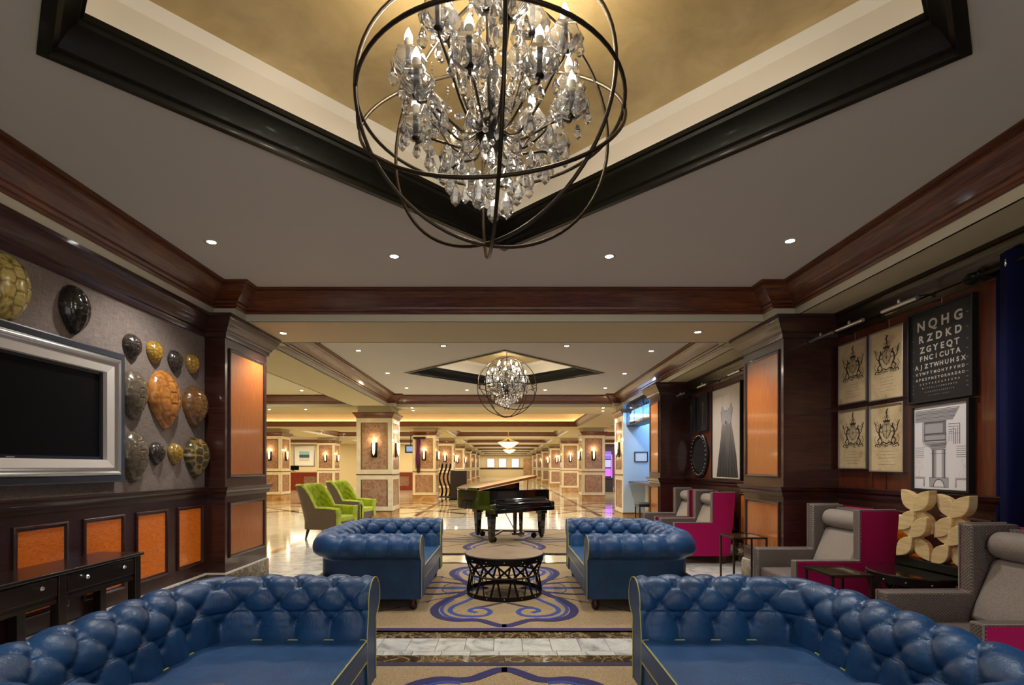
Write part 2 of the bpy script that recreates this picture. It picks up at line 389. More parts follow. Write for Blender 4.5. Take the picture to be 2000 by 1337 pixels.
leftT = [[(-9.3,y),(-4.3,y),(-4.3,y+5.6),(-9.3,y+5.6)] for y in (23.0, 30.6)] + [[(-17,y),(-11,y),(-11,y+5.6),(-17,y+5.6)] for y in (23.0, 30.6)]
rightT = [[(4.4,y),(11,y),(11,y+5.6),(4.4,y+5.6)] for y in (23.0, 30.6)]
def ccw(p): 
    a = sum(p[i][0]*p[(i+1) % len(p)][1]-p[(i+1) % len(p)][0]*p[i][1] for i in range(len(p)))
    return p if a > 0 else p[::-1]
ALL = [T1, T2, T3, T4, T4b]+hallT+leftT+rightT
def fill_holes(name, outer, holes, z, m, thick=0):
    bm = bmesh.new(); es = []
    for loop in [outer]+holes:
        vs = [bm.verts.new((x, y, z)) for x, y in loop]
        es += [bm.edges.new((vs[i], vs[(i+1) % len(vs)])) for i in range(len(vs))]
    bmesh.ops.triangle_fill(bm, use_beauty=True, use_dissolve=False, edges=es)
    if thick:
        r = bmesh.ops.extrude_face_region(bm, geom=list(bm.faces)); 
        for v in r['geom']:
            if isinstance(v, bmesh.types.BMVert): v.co.z += thick
        bmesh.ops.recalc_face_normals(bm, faces=bm.faces)
    me = bpy.data.meshes.new(name); bm.to_mesh(me); bm.free()
    o = bpy.data.objects.new(name, me); COL.objects.link(o); me.materials.append(M[m]); return struct(o)
fill_holes('ceiling', [(-24,-2.5),(16,-2.5),(16,72),(-24,72)], ALL, ZS, 'soffit')
D1 = (0.0, 2.36, 2.13); D2 = (0.0, 10.42, 2.0)
def diam(d, h): return [(d[0]-h, d[1]), (d[0], d[1]-h), (d[0]+h, d[1]), (d[0], d[1]+h)]
def grow(p, g):  # expand a rectangle-like outline
    xs = [q[0] for q in p]; ys = [q[1] for q in p]; return [(min(xs)-g, min(ys)-g), (max(xs)+g, min(ys)-g), (max(xs)+g, max(ys)+g), (min(xs)-g, max(ys)+g)]
CROWN = [(0,3.15),(0.012,3.15),(0.03,3.165),(0.03,3.18),(0.05,3.195),(0.055,3.215),(0.10,3.245),(0.155,3.28),(0.185,3.32),(0.20,3.335),(0.225,3.335),(0.225,3.35),(0.255,3.352),(0.255,3.37),(0,3.37)]
tn = 0
for i, tr in enumerate(ALL):
    p = ccw(tr)
    zt = ZC if tr is not T4 else 3.62
    w = MB().sweep(p, [(-0.02,ZS),(0,ZS),(0,zt),(-0.02,zt)], True).build('wall_tray', 'trim_white' if i < 2 else ('trim_white' if tr is not T4 else 'dome_cream')); struct(w); w.name = 'trim_%d' % (2*i+1)
    cp = CROWN if tr is not T4 else [(0.0,3.08),(0.02,3.08),(0.03,3.10),(0.05,3.13),(0.12,3.20),(0.16,3.25),(0.17,3.28),(0.13,3.28),(0.05,3.20),(0,3.16)]
    c = MB().sweep(p, cp, True).build('trim', 'mahogany_y' if i == 99 else 'mahogany_x', smooth=35); struct(c); c.name = 'trim_%d' % (2*i+2)
    if i == 0: fill_holes('ceiling', grow(p, 0.05), [diam(D1, D1[2])], ZC, 'ceiling_paint')
    elif i == 1: fill_holes('ceiling', grow(p, 0.05), [diam(D2, D2[2])], ZC, 'ceiling_paint')
    elif tr is T4:
        fill_holes('ceiling', grow(p, 0.05), [], 3.62, 'gold_leaf')
        x = MB().sweep(p, [(0.03,3.235),(0.10,3.235),(0.10,3.25),(0.03,3.25)], True).build('cove_light_strip', 'cove_warm'); tag(x, 'warm strip light hidden behind the wooden crown of the wide hall ceiling tray', 'strip light')
    else: fill_holes('ceiling', grow(p, 0.05), [], ZC, 'trim_white' if i > 1 else 'ceiling_paint')
# side runs of the crown get lengthwise grain from a second copy of the material
# diamond coffers
for k, (D, nm) in enumerate(((D1, 'near'), (D2, 'far'))):
    p = ccw(diam(D, D[2]))
    K = [(0.0,3.35),(0.025,3.345),(0.03,3.36),(0.03,3.375),(0.05,3.385),(0.055,3.40),(0.085,3.46),(0.115,3.49),(0.12,3.51),(0.135,3.515),(0.135,3.545),(0.12,3.55),(0.10,3.53),(0.02,3.42),(-0.02,3.40),(-0.02,3.35)]
    c = MB().sweep(p, K, True).build('trim', 'black_wood_x', smooth=30); struct(c); c.name = 'trim_%d' % (60+k)
    c = MB().sweep(p, [(-0.04,3.362),(0.004,3.362),(0.004,3.372),(-0.04,3.372)], True).build('trim', 'trim_white'); struct(c); c.name = 'trim_%d' % (62+k)
    w = MB().sweep(p, [(0.02,3.42),(-0.04,3.42),(-0.02,3.79),(0.03,3.84),(0.03,3.85),(-0.05,3.85),(-0.06,3.40),(0.02,3.40)], True).build('trim', 'dome_cream'); struct(w); w.name = 'trim_%d' % (64+k)
    fill_holes('ceiling', diam(D, D[2]+0.05), [], 3.84, 'gold_leaf')
    x = MB().sweep(p, [(0.03,3.45),(0.075,3.485),(0.06,3.50),(0.02,3.47)], True).build('cove_light_strip', 'cove'); tag(x, 'strip light hidden behind the black frame of the %s diamond ceiling coffer' % nm, 'strip light')
def grain(o, key):
    me = o.data; me.materials.clear()
    for a in 'xyz': me.materials.append(M[key+'_'+a])
    for p in me.polygons:
        n = p.normal; p.material_index = 1 if abs(n.x) > abs(n.y)+1e-4 else 0
    return o
for o in list(COL.objects):
    if o.type == 'MESH' and o.name.startswith('trim_') and o.data.materials[0].name.endswith('mahogany_x'): grain(o, 'mahogany')
    if o.type == 'MESH' and o.name.startswith('trim_') and o.data.materials[0].name.endswith('black_wood_x'): pass
def blk(name, m, *b, parent=None, bev=0):
    return MB().box(*b).build(name, m, parent, bev=bev)
MOULD = [(0,0),(0,0.012),(0.006,0.018),(0.014,0.020),(0.02,0.012),(0.03,0.010),(0.036,0.004),(0.036,0)]
def panel(parent, kind, p, w, h, pm='veneer', mm='espresso_x'):
    o = MB().box(-w/2, -h/2, 0, w/2, h/2, 0.004).build('panel', pm, parent, basis=basis(kind, p))
    MB().rframe(w+0.05, h+0.05, MOULD).build('panel_moulding', mm, o, smooth=30)
    return o
# ---- left wall
wl = struct(blk('wall_left', 'grasscloth', -3.42, -2.4, 0, -3.22, 5.5, ZS))
wsc = blk('wainscot', 'espresso_x', -3.22, -2.4, 0.31, -3.205, 5.5, 1.15, parent=wl)
RAIL = [(0,1.13),(0.02,1.13),(0.026,1.15),(0.03,1.16),(0.03,1.175),(0.04,1.185),(0.05,1.20),(0.055,1.22),(0.06,1.225),(0.06,1.235),(0,1.235)]
CAP = [(0,2.84),(0.02,2.84),(0.024,2.87),(0.03,2.89),(0.045,2.90),(0.05,2.92),(0.085,2.965),(0.11,3.01),(0.115,3.03),(0.13,3.035),(0.13,3.068),(0,3.068)]
BASEL = [(0,0.0),(0.016,0.0),(0.016,0.29),(0,0.29)]
grain(MB().sweep([(-3.205,5.5),(-3.205,-2.4)], RAIL).build('chair_rail', 'espresso_y', wl, smooth=30), 'espresso')
grain(MB().sweep([(-3.22,5.5),(-3.22,-2.4)], CAP).build('wall_crown', 'espresso_y', wl, smooth=30), 'espresso')
b_ = MB().sweep([(-3.215,5.5),(-3.215,-2.4)], BASEL).build('marble_base', 'brown_marble'); struct(b_); b_.name = 'baseboard_left'
blk('base_strip', 'off_white', -3.205, -2.4, 0.29, -3.192, 5.5, 0.31, parent=b_)
for k in range(-4, 5):
    y = 3.545+0.555*k
    if k >= 3: y = {3: 5.22}.get(k, 99)
    if y < 5.3: panel(wl, 'L', (-3.205, y, 0.74), 0.375, 0.575)
# ---- right wall
wr = struct(blk('wall_right', 'red_wood', 3.62, -2.4, 0, 3.82, 10.66, ZS))
grain(MB().sweep([(3.61,-2.4),(3.61,10.0)], RAIL).build('chair_rail', 'espresso_y', wr, smooth=30), 'espresso')
MB().sweep([(3.62,-2.4),(3.62,10.0)], CAP).build('wall_crown', 'dark_wood', wr, smooth=30)
blk('wainscot', 'espresso_x', 3.605, -2.4, 0.31, 3.62, 10.0, 1.15, parent=wr)
b_ = MB().sweep([(3.615,-2.4),(3.615,10.0)], BASEL).build('marble_base', 'brown_marble'); struct(b_); b_.name = 'baseboard_right'
for k in range(14):
    y = 1.6+0.6*k
    if y < 9.8 and not 5.3 < y < 6.6: panel(wr, 'R', (3.605, y, 0.74), 0.40, 0.575)
for y in (2.9, 4.85, 7.55, 8.9): blk('wall_batten', 'red_wood', 3.612, y-0.002, 1.235, 3.622, y+0.002, 2.84, parent=wr)
# ---- panelled wooden pillars
def pillar(x0, x1, y0, y1, side, label, group=None):
    t = thing('panelled_pillar', label, 'pillar', ((x0+x1)/2, (y0+y1)/2, 0), 0, group)
    c = t.location; a, d = x0-c[0], x1-c[0]; e, f = y0-c[1], y1-c[1]
    grain(MB().box(a, e, 0.31, d, f, ZS-0.001).build('body', 'espresso_x', t), 'espresso')
    q = [(a,e),(a,f),(d,f),(d,e)]      # clockwise: offset points outwards
    grain(MB().sweep(q, RAIL, True).build('chair_rail', 'espresso_x', t, smooth=30), 'espresso')
    grain(MB().sweep(q, CAP, True).build('capital', 'espresso_x', t, smooth=30), 'espresso')
    MB().box(a-0.02, e-0.02, 0, d+0.02, f+0.02, 0.29).build('marble_base', 'brown_marble', t)
    MB().box(a-0.012, e-0.012, 0.29, d+0.012, f+0.012, 0.31).build('base_strip', 'off_white', t)
    X = d if side == 'L' else a
    w = (f-e)-0.19
    panel(t, side, (X, (e+f)/2, 2.035), w, 1.36, 'veneer_plain'); panel(t, side, (X, (e+f)/2, 0.76), w, 0.56, 'veneer_plain')
    return t
pillar(-3.42, -3.0, 5.5, 6.46, 'L', 'dark wooden pillar with orange veneer panels ending the shell-hung left wall')
pillar(3.02, 3.82, 5.54, 6.46, 'R', 'dark wooden pillar with orange veneer panels beside the framed crest prints')
pillar(3.02, 3.82, 9.92, 10.66, 'R', 'narrower-looking dark wooden pillar with orange panels next to the blue-lit bar niche')

# ---- marble columns
PN = []
def sconce_mesh():
    t = thing('wall_sconce', '', 'sconce')
    MB().box(-0.05, -0.16, 0, 0.05, -0.145, 0.09).build('bracket', 'dark_iron', t)
    MB().box(-0.075,-0.22,0,0.075,0.17,0.02).build('back_plate', 'dark_iron', t)
    pr = [(0.0,-0.19),(0.035,-0.13),(0.055,0.0),(0.062,0.17),(0.055,0.17),(0.03,-0.12)]
    MB().add([], []).lathe([(0.012,-0.17),(0.028,-0.12),(0.038,0.0),(0.042,0.17),(0.037,0.17),(0.033,0.0)], 14,cap=False).build('glass_shade', 'frost', t, smooth=True, basis=Matrix.Translation((0,0,0.075)) @ Matrix.Rotation(-PI/2,4,'X'))
    for s in (-1, 1): MB().bar((s*0.05,-0.02,0.02),(s*0.012,-0.23,0.07),0.012,0.012).build('bracket_arm', 'dark_iron', t)
    ld = bpy.data.lights.new('sconce_lamp','POINT'); ld.energy = 2.5; ld.color = (1,0.82,0.5); ld.shadow_soft_size = 0.04
    lo = bpy.data.objects.new('sconce_lamp', ld); COL.objects.link(lo); lo.parent = t; lo.location = (0,0.24,0.10)
    return t
SC = sconce_mesh(); SC_USED = [False]
def sconce(kind, p, label):
    bs = basis(kind, p)
    if not SC_USED[0]:
        SC_USED[0] = True; SC.matrix_world = bs; SC['label'] = label; SC['group'] = 'wall sconces'; return SC
    return dup(SC, bas=bs, label=label, group='wall sconces')
def column_obj(label):
    t = thing('marble_column', label, 'column'); h = 0.48
    MB().box(-h,-h,0,h,h,0.25).build('plinth', 'plinth', t)
    MB().box(-h-0.012,-h-0.012,0.25,h+0.012,h+0.012,0.268).build('plinth_band', 'mahogany_x', t)
    MB().box(-h+0.012,-h+0.012,0.26,h-0.012,h-0.012,2.76).build('core', 'cream_stone', t)
    fb = MB()
    MB().box(-h-0.006,-h-0.006,1.225,h+0.006,h+0.006,1.255).build('band', 'mahogany_x', t)
    q = [(-h,-h),(-h,h),(h,h),(h,-h)]
    MB().sweep(q, [(-0.1,2.75),(0.0,2.75),(0.012,2.78),(0.03,2.80),(0.05,2.84),(0.08,2.87),(0.085,2.90),(-0.1,2.90)], True).build('capital', 'mahogany_x', t, smooth=30)
    MB().box(-h+0.03,-h+0.03,2.9,h-0.03,h-0.03,ZS).build('neck', 'soffit', t)
    for kind, p in (('F', (0,-h+0.012,0)), ('R', (-h+0.012,0,0)), ('L', (h-0.012,0,0))):
        for z0, z1 in ((0.36,1.13),(1.34,2.64)):
            q = Vector(p)+Vector((0,0,(z0+z1)/2)); w = 0.72
            o = MB().box(-w/2,-(z1-z0)/2,0,w/2,(z1-z0)/2,0.004).build('marble_panel', 'pink_marble', t, basis=basis(kind, q))
            MB().rframe(w, z1-z0, [(0,0),(0,0.012),(0.03,0.006),(0.03,0)]).build('brass_trim', 'brass', o)
            MB().rframe(2*h, (1.225-0.268) if z0 < 1 else (2.75-1.255), [(0,0),(0,0.012),(0.118,0.012),(0.118,0)], c=(0, (1.225+0.268)/2-(z0+z1)/2 if z0 < 1 else (2.75+1.255)/2-(z0+z1)/2, 0)).build('stone_frame', 'cream_stone', o)
    return t
NUM = ['nearest', 'second', 'third', 'fourth', 'fifth', 'sixth', 'seventh']
col0 = column_obj('')
allc = []
for j, y in enumerate((14.18, 21.68, 29.2, 36.7, 44.2, 51.7, 59.2)):
    allc.append((-3.48 if j == 0 else -3.32, y, '%s marble column left of the hall aisle' % NUM[j], 'columns left of the hall aisle', ('F', 'L') if j < 4 else ('F',), 'left'))
for j, y in enumerate((13.52, 21.7, 29.2, 36.7, 44.2, 51.7, 59.2)):
    allc.append((3.50 if j == 0 else 3.70, y, ('marble column beside the blue-lit bar niche' if j == 0 else '%s marble column right of the hall aisle' % NUM[j-1]), 'columns right of the hall aisle', ('R',) if j == 0 else (('F', 'R') if j < 4 else ('F',)), 'right'))
allc.append((-9.95, 22.2, 'marble column at reception nearest the wooden pillar', 'columns by the reception desks', ('F','L'), 'reception'))
allc.append((-9.85, 28.7, 'marble column between the two seascape pictures', 'columns by the reception desks', ('F','L'), 'reception'))
km = {}
for c in COL.objects:
    if c.parent: km.setdefault(c.parent.name, []).append(c)
for i, (x, y, lb, gr, sides, row) in enumerate(allc):
    if i == 0: o = col0; o.location = (x, y, 0); o['label'] = lb; o['group'] = gr
    else: o = dup(col0, (x, y, 0), None, lb, gr, km=km)
    for k in sides:
        dx = {'F': (0,-0.474), 'L': (0.474,0), 'R': (-0.474,0)}[k]
        sconce(k, (x+dx[0], y+dx[1], 1.93), 'lit sconce on the %s of the %s' % ({'F': 'front', 'L': 'right side', 'R': 'left side'}[k], lb))
# soffit beams over the columns already come with the soffit; far walls
wf = struct(blk('wall_far', 'cream_wall', -12, 70, 0, 12, 70.3, ZS)); blk('chair_rail', 'espresso_x', -12, 69.94, 1.12, 12, 70, 1.3, parent=wf)
struct(blk('door_1', 'plinth', 3.2-0.6, 69.9, 0, 4.6, 70, 2.6))
for i, x in enumerate((-1.85, -0.25, 1.5)):
    t = thing('light_box', '%s glowing pale blue light box on the far end wall' % ('leftmost', 'middle', 'rightmost')[i], 'light box', (x, 69.85, 1.95), group='light boxes on the end wall')
    MB().box(-0.5, 0, -0.62, 0.5, 0.12, 0.62).build('box', 'off_white', t)
    MB().box(-0.45, -0.01, -0.56, 0.45, 0.0, 0.56).build('glowing_panel', mat('glow_panel%d' % i, (1,1,1,1), 0.5, emit=(0.45, 0.72, 1, 1), estr=0.35), t)
wlf = struct(blk('wall_left_far', 'cream_wall', -24, 37, 0, -4.0, 37.2, ZS)); wlf.name = 'wall_reception'
struct(blk('wall_side', 'cream_wall', -24.2, 6, 0, -24, 72, ZS)); struct(blk('wall_side', 'cream_wall', 14, 14, 0, 14.2, 72, ZS))
struct(blk('wall_side', 'cream_wall', -24, 6.46, 0, -13, 6.6, ZS))
struct(blk('wall_side', 'cream_wall', -13, 6.46, 0, -3.3, 6.5, ZS))
# casino side
wcas = struct(blk('wall_casino', mat('purple_wall', sl(88, 66, 104), 0.8), 4.5, 37, 0, 14, 37.2, ZS))
for i, x in enumerate((5.95, 6.85, 7.75)):
    t = thing('slot_machine', 'purple-lit slot machine, %s of the bank beyond the bar' % ('leftmost', 'middle', 'rightmost')[i], 'slot machine', (x, 30, 0), group='slot machines beyond the bar')
    MB().frus((0,0), 0, 0.75, 0.36, 0.33).build('cabinet', 'dark_grey', t, bev=0.02)
    MB().box(-0.33,-0.42,0.75,0.33,0.1,0.82).build('button_deck', 'dark_grey', t)
    MB().box(-0.33,-0.12,0.82,0.33,0.3,1.9).build('screen_housing', 'dark_grey', t)
    MB().box(-0.27,-0.14,0.9,0.27,-0.12,1.35).build('lower_screen', mat('slot_a%d' % i, (0,0,0,1), 0.3, emit=(0.5,0.12,0.9,1), estr=0.9), t)
    MB().box(-0.27,-0.14,1.42,0.27,-0.12,1.84).build('upper_screen', mat('slot_b%d' % i, (0,0,0,1), 0.3, emit=(0.5,0.45,0.9,1), estr=0.7), t)
    MB().box(-0.3,-0.1,1.9,0.3,0.2,2.35).build('topper', mat('slot_c%d' % i, (0,0,0,1), 0.3, emit=(0.3,0.2,0.8,1), estr=0.5), t)
    MB().rframe(0.66, 1.5, [(0,0),(0,0.03),(0.025,0.03),(0.025,0)]).build('light_strip', mat('slot_d%d' % i, (0,0,0,1), 0.3, emit=(0.7,0.1,0.9,1), estr=1.6), t, basis=basis('F', (0,-0.12,1.4)))

# ---- bar niche on the right
nw = struct(blk('wall_niche', 'blue_wall', 4.45, 10.66, 0, 4.6, 13.1, ZS))
struct(blk('wall_niche_end', 'blue_wall', 3.02, 13.0, 0.3, 4.45, 13.05, ZS))
t = thing('bottle_cabinet', 'blue-lit glass bottle cabinet hanging above the bar counter', 'cabinet', (3.27, 11.85, 2.47))
MB().box(-0.17,-1.15,0,0.17,1.14,0.03).build('base', 'dark_iron', t); MB().box(-0.17,-1.15,0.50,0.17,1.14,0.53).build('top', 'dark_iron', t)
MB().box(0.15,-1.15,0.03,0.17,1.14,0.5).build('back_glow', 'blue_glow', t)
MB().box(-0.12,-1.12,0.25,0.15,1.11,0.262).build('shelf', 'glass', t)
for y in (-1.15, -0.4, 0.36, 1.12): MB().box(-0.17,y,0.03,-0.15,y+0.02,0.5).build('post', 'dark_iron', t)
MB().box(-0.168,-1.13,0.03,-0.162,1.12,0.5).build('glass_front', 'glass', t)
bm_ = [('bottle_amber', sl(190, 84, 20)), ('bottle_clear', sl(170, 210, 230)), ('bottle_green', sl(40, 110, 70))]
for n_, c_ in bm_: M[n_] = mat(n_, c_, 0.08, spec=0.7)
BP = [(0.03,0),(0.035,0.01),(0.035,0.12),(0.03,0.14),(0.012,0.165),(0.012,0.20),(0.0,0.20)]
src = {}
cn = {0: 'amber', 1: 'clear', 2: 'green'}
for lv, z in ((0, 2.501), (1, 2.733)):
    for k in range(15):
        y = 10.78+k*0.148; ty = (0 if (k > 8 and lv == 0) else random.choice((0, 1, 1, 2)))
        if ty not in src: src[ty] = MB().lathe(BP, 10).build('bottle', bm_[ty][0], smooth=40); o = src[ty]
        else: o = inst(src[ty])
        o.location = (3.25, y, z)
        tag(o, '%s bottle, %s from the near end on the %s shelf of the lit cabinet' % (cn[ty], ('first second third fourth fifth sixth seventh eighth ninth tenth eleventh twelfth thirteenth fourteenth fifteenth'.split())[k], ('lower', 'upper')[lv]), 'bottle', 'bottles in the lit cabinet, %s, %s shelf' % (cn[ty], ('lower', 'upper')[lv]))
t = thing('bar_counter', 'wooden bar counter with a cream front in the blue-lit niche', 'counter', (3.7, 11.85, 0))
MB().box(-0.55,-1.1,1.04,0.7,1.13,1.09).build('counter_top', 'espresso_y', t, bev=0.01)
MB().box(-0.1,-1.1,0.0,0.6,1.13,1.04).build('counter_front', 'plinth', t)
MB().box(-0.14,0.85,0.0,-0.1,1.13,1.04).build('end_panel', 'cream_stone', t)
for y in (-0.75, -0.2): MB().box(-0.115,y,0.75,-0.1,y+0.03,0.92).build('door_handle', 'dark_iron', t)
t = thing('framed_notice', 'small black-framed pale picture on the blue-lit niche wall', 'picture', bas=basis('F', (3.47, 12.998, 1.70)))
MB().rframe(0.34,0.26,[(0,0),(0,0.02),(0.02,0.02),(0.02,0)]).build('frame','frame_black',t); MB().box(-0.15,-0.11,0,0.15,0.11,0.008).build('print','paper_white',t)
def stool(x, y, lb):
    t = thing('low_stool', lb, 'stool', (x, y, 0))
    MB().box(-0.22,-0.2,0.60,0.22,0.2,0.68).build('seat', 'dark_grey', t, bev=0.02)
    for a in (-1, 1):
        for c in (-1, 1): MB().box(a*0.2-0.012,c*0.18-0.012,0,a*0.2+0.012,c*0.18+0.012,0.60).build('leg','iron',t)
    for a in (-1, 1): MB().box(a*0.2-0.01,-0.18,0.2,a*0.2+0.01,0.18,0.22).build('stretcher','iron',t)
stool(3.05, 10.95, 'dark metal-framed stool at the bar, in front of the niche')

# ---- reception
def desk(x0, x1, y, lb):
    t = thing('reception_desk', lb, 'desk', ((x0+x1)/2, y, 0)); w = (x1-x0)/2
    MB().box(-w,-0.3,0,w,0.3,1.1).build('front', 'cherry', t); MB().box(-w-0.05,-0.36,1.1,w+0.05,0.36,1.16).build('top', 'cream_stone', t)
    n = max(1, round(2*w/2.2))
    for k in range(n): c = -w+(k+0.5)*2*w/n; MB().box(c-0.55,-0.33,0.28,c+0.55,-0.3,0.85).build('marble_inset','pink_marble',t)
desk(-16.6, -10.9, 32, 'long reddish wooden reception desk left of the middle reception column'); desk(-9.0, -5.6, 32, 'reddish wooden reception desk behind the green chairs')
for i, (x, lb) in enumerate(((-14.9,'left of the seascape picture'),(-13.2,'below the seascape picture'),(-8.4,'on the right-hand desk'))):
    t = thing('monitor', 'dark desk monitor at reception, %s' % lb, 'monitor', (x, 32, 1.16))
    MB().box(-0.14,-0.08,0,0.14,0.08,0.02).build('foot','dark_grey',t); MB().box(-0.03,-0.02,0.02,0.03,0.02,0.12).build('stem','dark_grey',t); MB().box(-0.36,-0.02,0.08,0.36,0.02,0.36).build('screen','screen',t)
for i, (x, lb) in enumerate(((-14.45,'left of the middle reception column'),(-8.6,'partly hidden by the nearest left column'))):
    t = thing('framed_picture', 'white-matted teal and grey seascape picture %s' % lb, 'picture', bas=basis('F', (x, 37, 2.2)))
    MB().rframe(1.5,1.45,[(0,0),(0,0.05),(0.05,0.05),(0.05,0)]).build('frame','silver',t); MB().box(-0.72,-0.7,0,0.72,0.7,0.01).build('mat_board','ivory',t)
    for a, b2, c_ in ((0.12,0.36,sl(150,190,190)),(-0.1,0.12,sl(52,84,90)),(-0.34,-0.1,sl(206,196,176))):
        MB().box(-0.36,a,0.01,0.36,b2,0.014).build('picture_band', mat('sea%d%.1f' % (i, a), c_, 0.6), t)
# hall oddments
t = thing('podium', 'plain dark brown upright podium left of the grand piano', 'podium', (-2.0, 22.6, 0))
MB().box(-0.36,-0.25,0.06,0.36,0.25,1.28).build('body','console_wood',t); MB().box(-0.42,-0.3,0,0.42,0.3,0.06).build('base','dark_iron',t)
t = thing('twisted_rack', 'black rack of wavy upright strips between the hall columns', 'rack', (-2.95, 24.3, 0))
for k in range(4):
    pts = [(-0.25+k*0.17+0.07*math.sin(z*5), 0.2*k+0.05*math.cos(z*5), z) for z in [i*0.08 for i in range(21)]]
    MB().tube(pts, 0.05, 6).build('upright','dark_iron',t,smooth=True)
MB().box(-0.35,-0.1,0,0.4,0.75,0.03).build('base','dark_iron',t)
t = thing('hanging_banner', 'narrow purple banner with dark tassel hanging on the second left column', 'banner', (-3.55, 21.12, 1.75))
MB().tube([(0,0,0.85),(0.02,0,0.4),(-0.02,0,0),(0.0,0,-0.35)], [0.07,0.09,0.1,0.06], 10).build('cloth', mat('purple_cloth', sl(74,16,72), 0.7), t, smooth=True)
MB().box(-0.2,-0.05,0.85,0.3,0.08,0.93).build('bracket','dark_iron',t); MB().lathe([(0.05,-0.55),(0.07,-0.5),(0.07,-0.36),(0.03,-0.34)],10).build('tassel','dark_grey',t)
t = thing('wall_monitor', 'small dark ceiling-hung monitor left of the second left column', 'monitor', (-4.75, 26.0, 2.35))
MB().box(-0.28,-0.1,-0.2,0.28,0.1,0.2).build('housing','dark_grey',t); MB().box(-0.2,-0.11,-0.13,0.2,-0.1,0.13).build('screen', mat('mon_s', sl(90,110,150), 0.3, emit=sl(110,130,170), estr=0.6), t); MB().box(-0.02,-0.02,0.2,0.02,0.02,ZS-2.35).build('pole','dark_iron',t)
# pendant bowls
def bowl(x, y, z, r, lb):
    t = thing('bowl_pendant', lb, 'pendant lamp', (x, y, z), group='bowl pendants')
    MB().lathe([(0.0,-0.30*r/0.5),(0.2*r,-0.28*r/0.5),(0.55*r,-0.2*r/0.5),(0.85*r,-0.09*r/0.5),(r,0.0),(r*0.97,0.01),(0.5*r,-0.18*r/0.5)], 28).build('bowl', mat('bowl'+lb[:6], sl(240,214,150), 0.4, emit=sl(255,214,140), estr=1.6), t, smooth=True)
    MB().lathe([(r*0.98,0.0),(r*1.03,0.0),(r*1.03,0.03),(r*0.98,0.03)], 28,cap=False).build('rim','brass',t)
    for k in range(6):
        a = PI/3*k; MB().tube([(r*math.cos(a),r*math.sin(a),0.02),(0.55*r*math.cos(a),0.55*r*math.sin(a),0.06),(0.2*r*math.cos(a),0.2*r*math.sin(a),0.17),(0,0,0.24)],0.012,5).build('arm','brass',t)
    MB().tube([(0,0,0.22),(0,0,ZC-z)],0.015,6).build('stem','brass',t)
bowl(0.2, 25.8, 2.68, 0.52, 'nearer glowing bowl pendant lamp on the hall axis'); bowl(0.4, 40.5, 2.80, 0.5, 'farther glowing bowl pendant lamp on the hall axis')
bowl(-11.9, 26.0, 2.75, 0.55, 'glowing bowl pendant lamp over the reception area at left')

# ---- recessed downlights
DL = []
def dl_obj():
    t = thing('recessed_downlight', '', 'downlight')
    MB().lathe([(0.035,-0.004),(0.05,-0.008),(0.06,-0.004),(0.06,0.0)],20,cap=False).build('trim_ring','trim_white',t,smooth=True)
    MB().lathe([(0.0,-0.003),(0.036,-0.003),(0.036,0.0)],16).build('lens','lens',t)
    ld = bpy.data.lights.new('downlight_lamp','SPOT'); ld.energy = E_DOWN; ld.spot_size = math.radians(125); ld.spot_blend = 0.7; ld.color = (1,0.95,0.88); ld.shadow_soft_size = 0.05
    lo = bpy.data.objects.new('lamp', ld); COL.objects.link(lo); lo.parent = t; lo.location = (0,0,-0.03)
    return t
dl0 = dl_obj(); km2 = {dl0.name: kids(dl0)}
def px(x, y, z): Y = (z-HC)*1000/(911-y); return ((x-985)/1000*Y, Y, z)
spots = [(px(413,472,ZC),'left of the big diamond coffer'),(px(770,500,ZC),'left of centre in front of the near wooden crown'),(px(1190,500,ZC),'right of centre in front of the near wooden crown'),(px(1543,470,ZC),'right of the big diamond coffer'),
 (px(553,650,ZS),'in the soffit above the left wooden pillar'),(px(1363,648,ZS),'in the soffit left of the right wooden pillar'),
 (px(700,684,ZC),'at the near left corner of the second ceiling bay'),(px(866,675,ZC),'left of centre at the front of the second ceiling bay'),(px(1107,675,ZC),'right of centre at the front of the second ceiling bay'),(px(1272,685,ZC),'at the near right corner of the second ceiling bay'),
 (px(757,728,ZC),'left of the far diamond coffer'),(px(1220,729,ZC),'right of the far diamond coffer'),(px(794,757,ZC),'at the far left corner of the second ceiling bay'),(px(912,761,ZC),'behind the far diamond coffer, left of the far chandelier'),(px(1065,761,ZC),'behind the far diamond coffer, right of the far chandelier'),(px(1182,757,ZC),'at the far right corner of the second ceiling bay'),
 (px(805,796,ZS),'in the soffit right of the nearest left column, front one'),(px(807,801,ZS),'in the soffit right of the nearest left column, rear one'),(px(1178,796,ZS),'in the soffit left of the bar column, front one'),(px(1178,802,ZS),'in the soffit left of the bar column, rear one'),
 (px(589,762,ZC),'in the pale ceiling bay over the green chairs'),(px(597,799,ZS),'in the soffit beyond the pale ceiling bay, right one'),(px(526,799,ZS),'in the soffit beyond the pale ceiling bay, left one'),
 ((-2.5,0.35,ZC),'overhead left of the camera'),((-1.0,-0.1,ZC),'overhead just left of the camera'),((1.0,-0.1,ZC),'overhead just right of the camera'),((2.45,0.35,ZC),'overhead right of the camera')]
for i, (p, lb) in enumerate(spots):
    lb = 'small bright recessed downlight '+lb
    if i == 0: o = dl0; o.location = p; o['label'] = lb; o['group'] = 'recessed downlights'
    else: dup(dl0, p, None, lb, 'recessed downlights', km=km2)
def area(loc, sx, sy, e, col, rot=(0,0,0), name='ceiling_fill'):
    ld = bpy.data.lights.new(name,'AREA'); ld.shape = 'RECTANGLE'; ld.size = sx; ld.size_y = sy; ld.energy = e; ld.color = col
    o = bpy.data.objects.new(name, ld); COL.objects.link(o); o.location = loc; o.rotation_euler = rot; return o
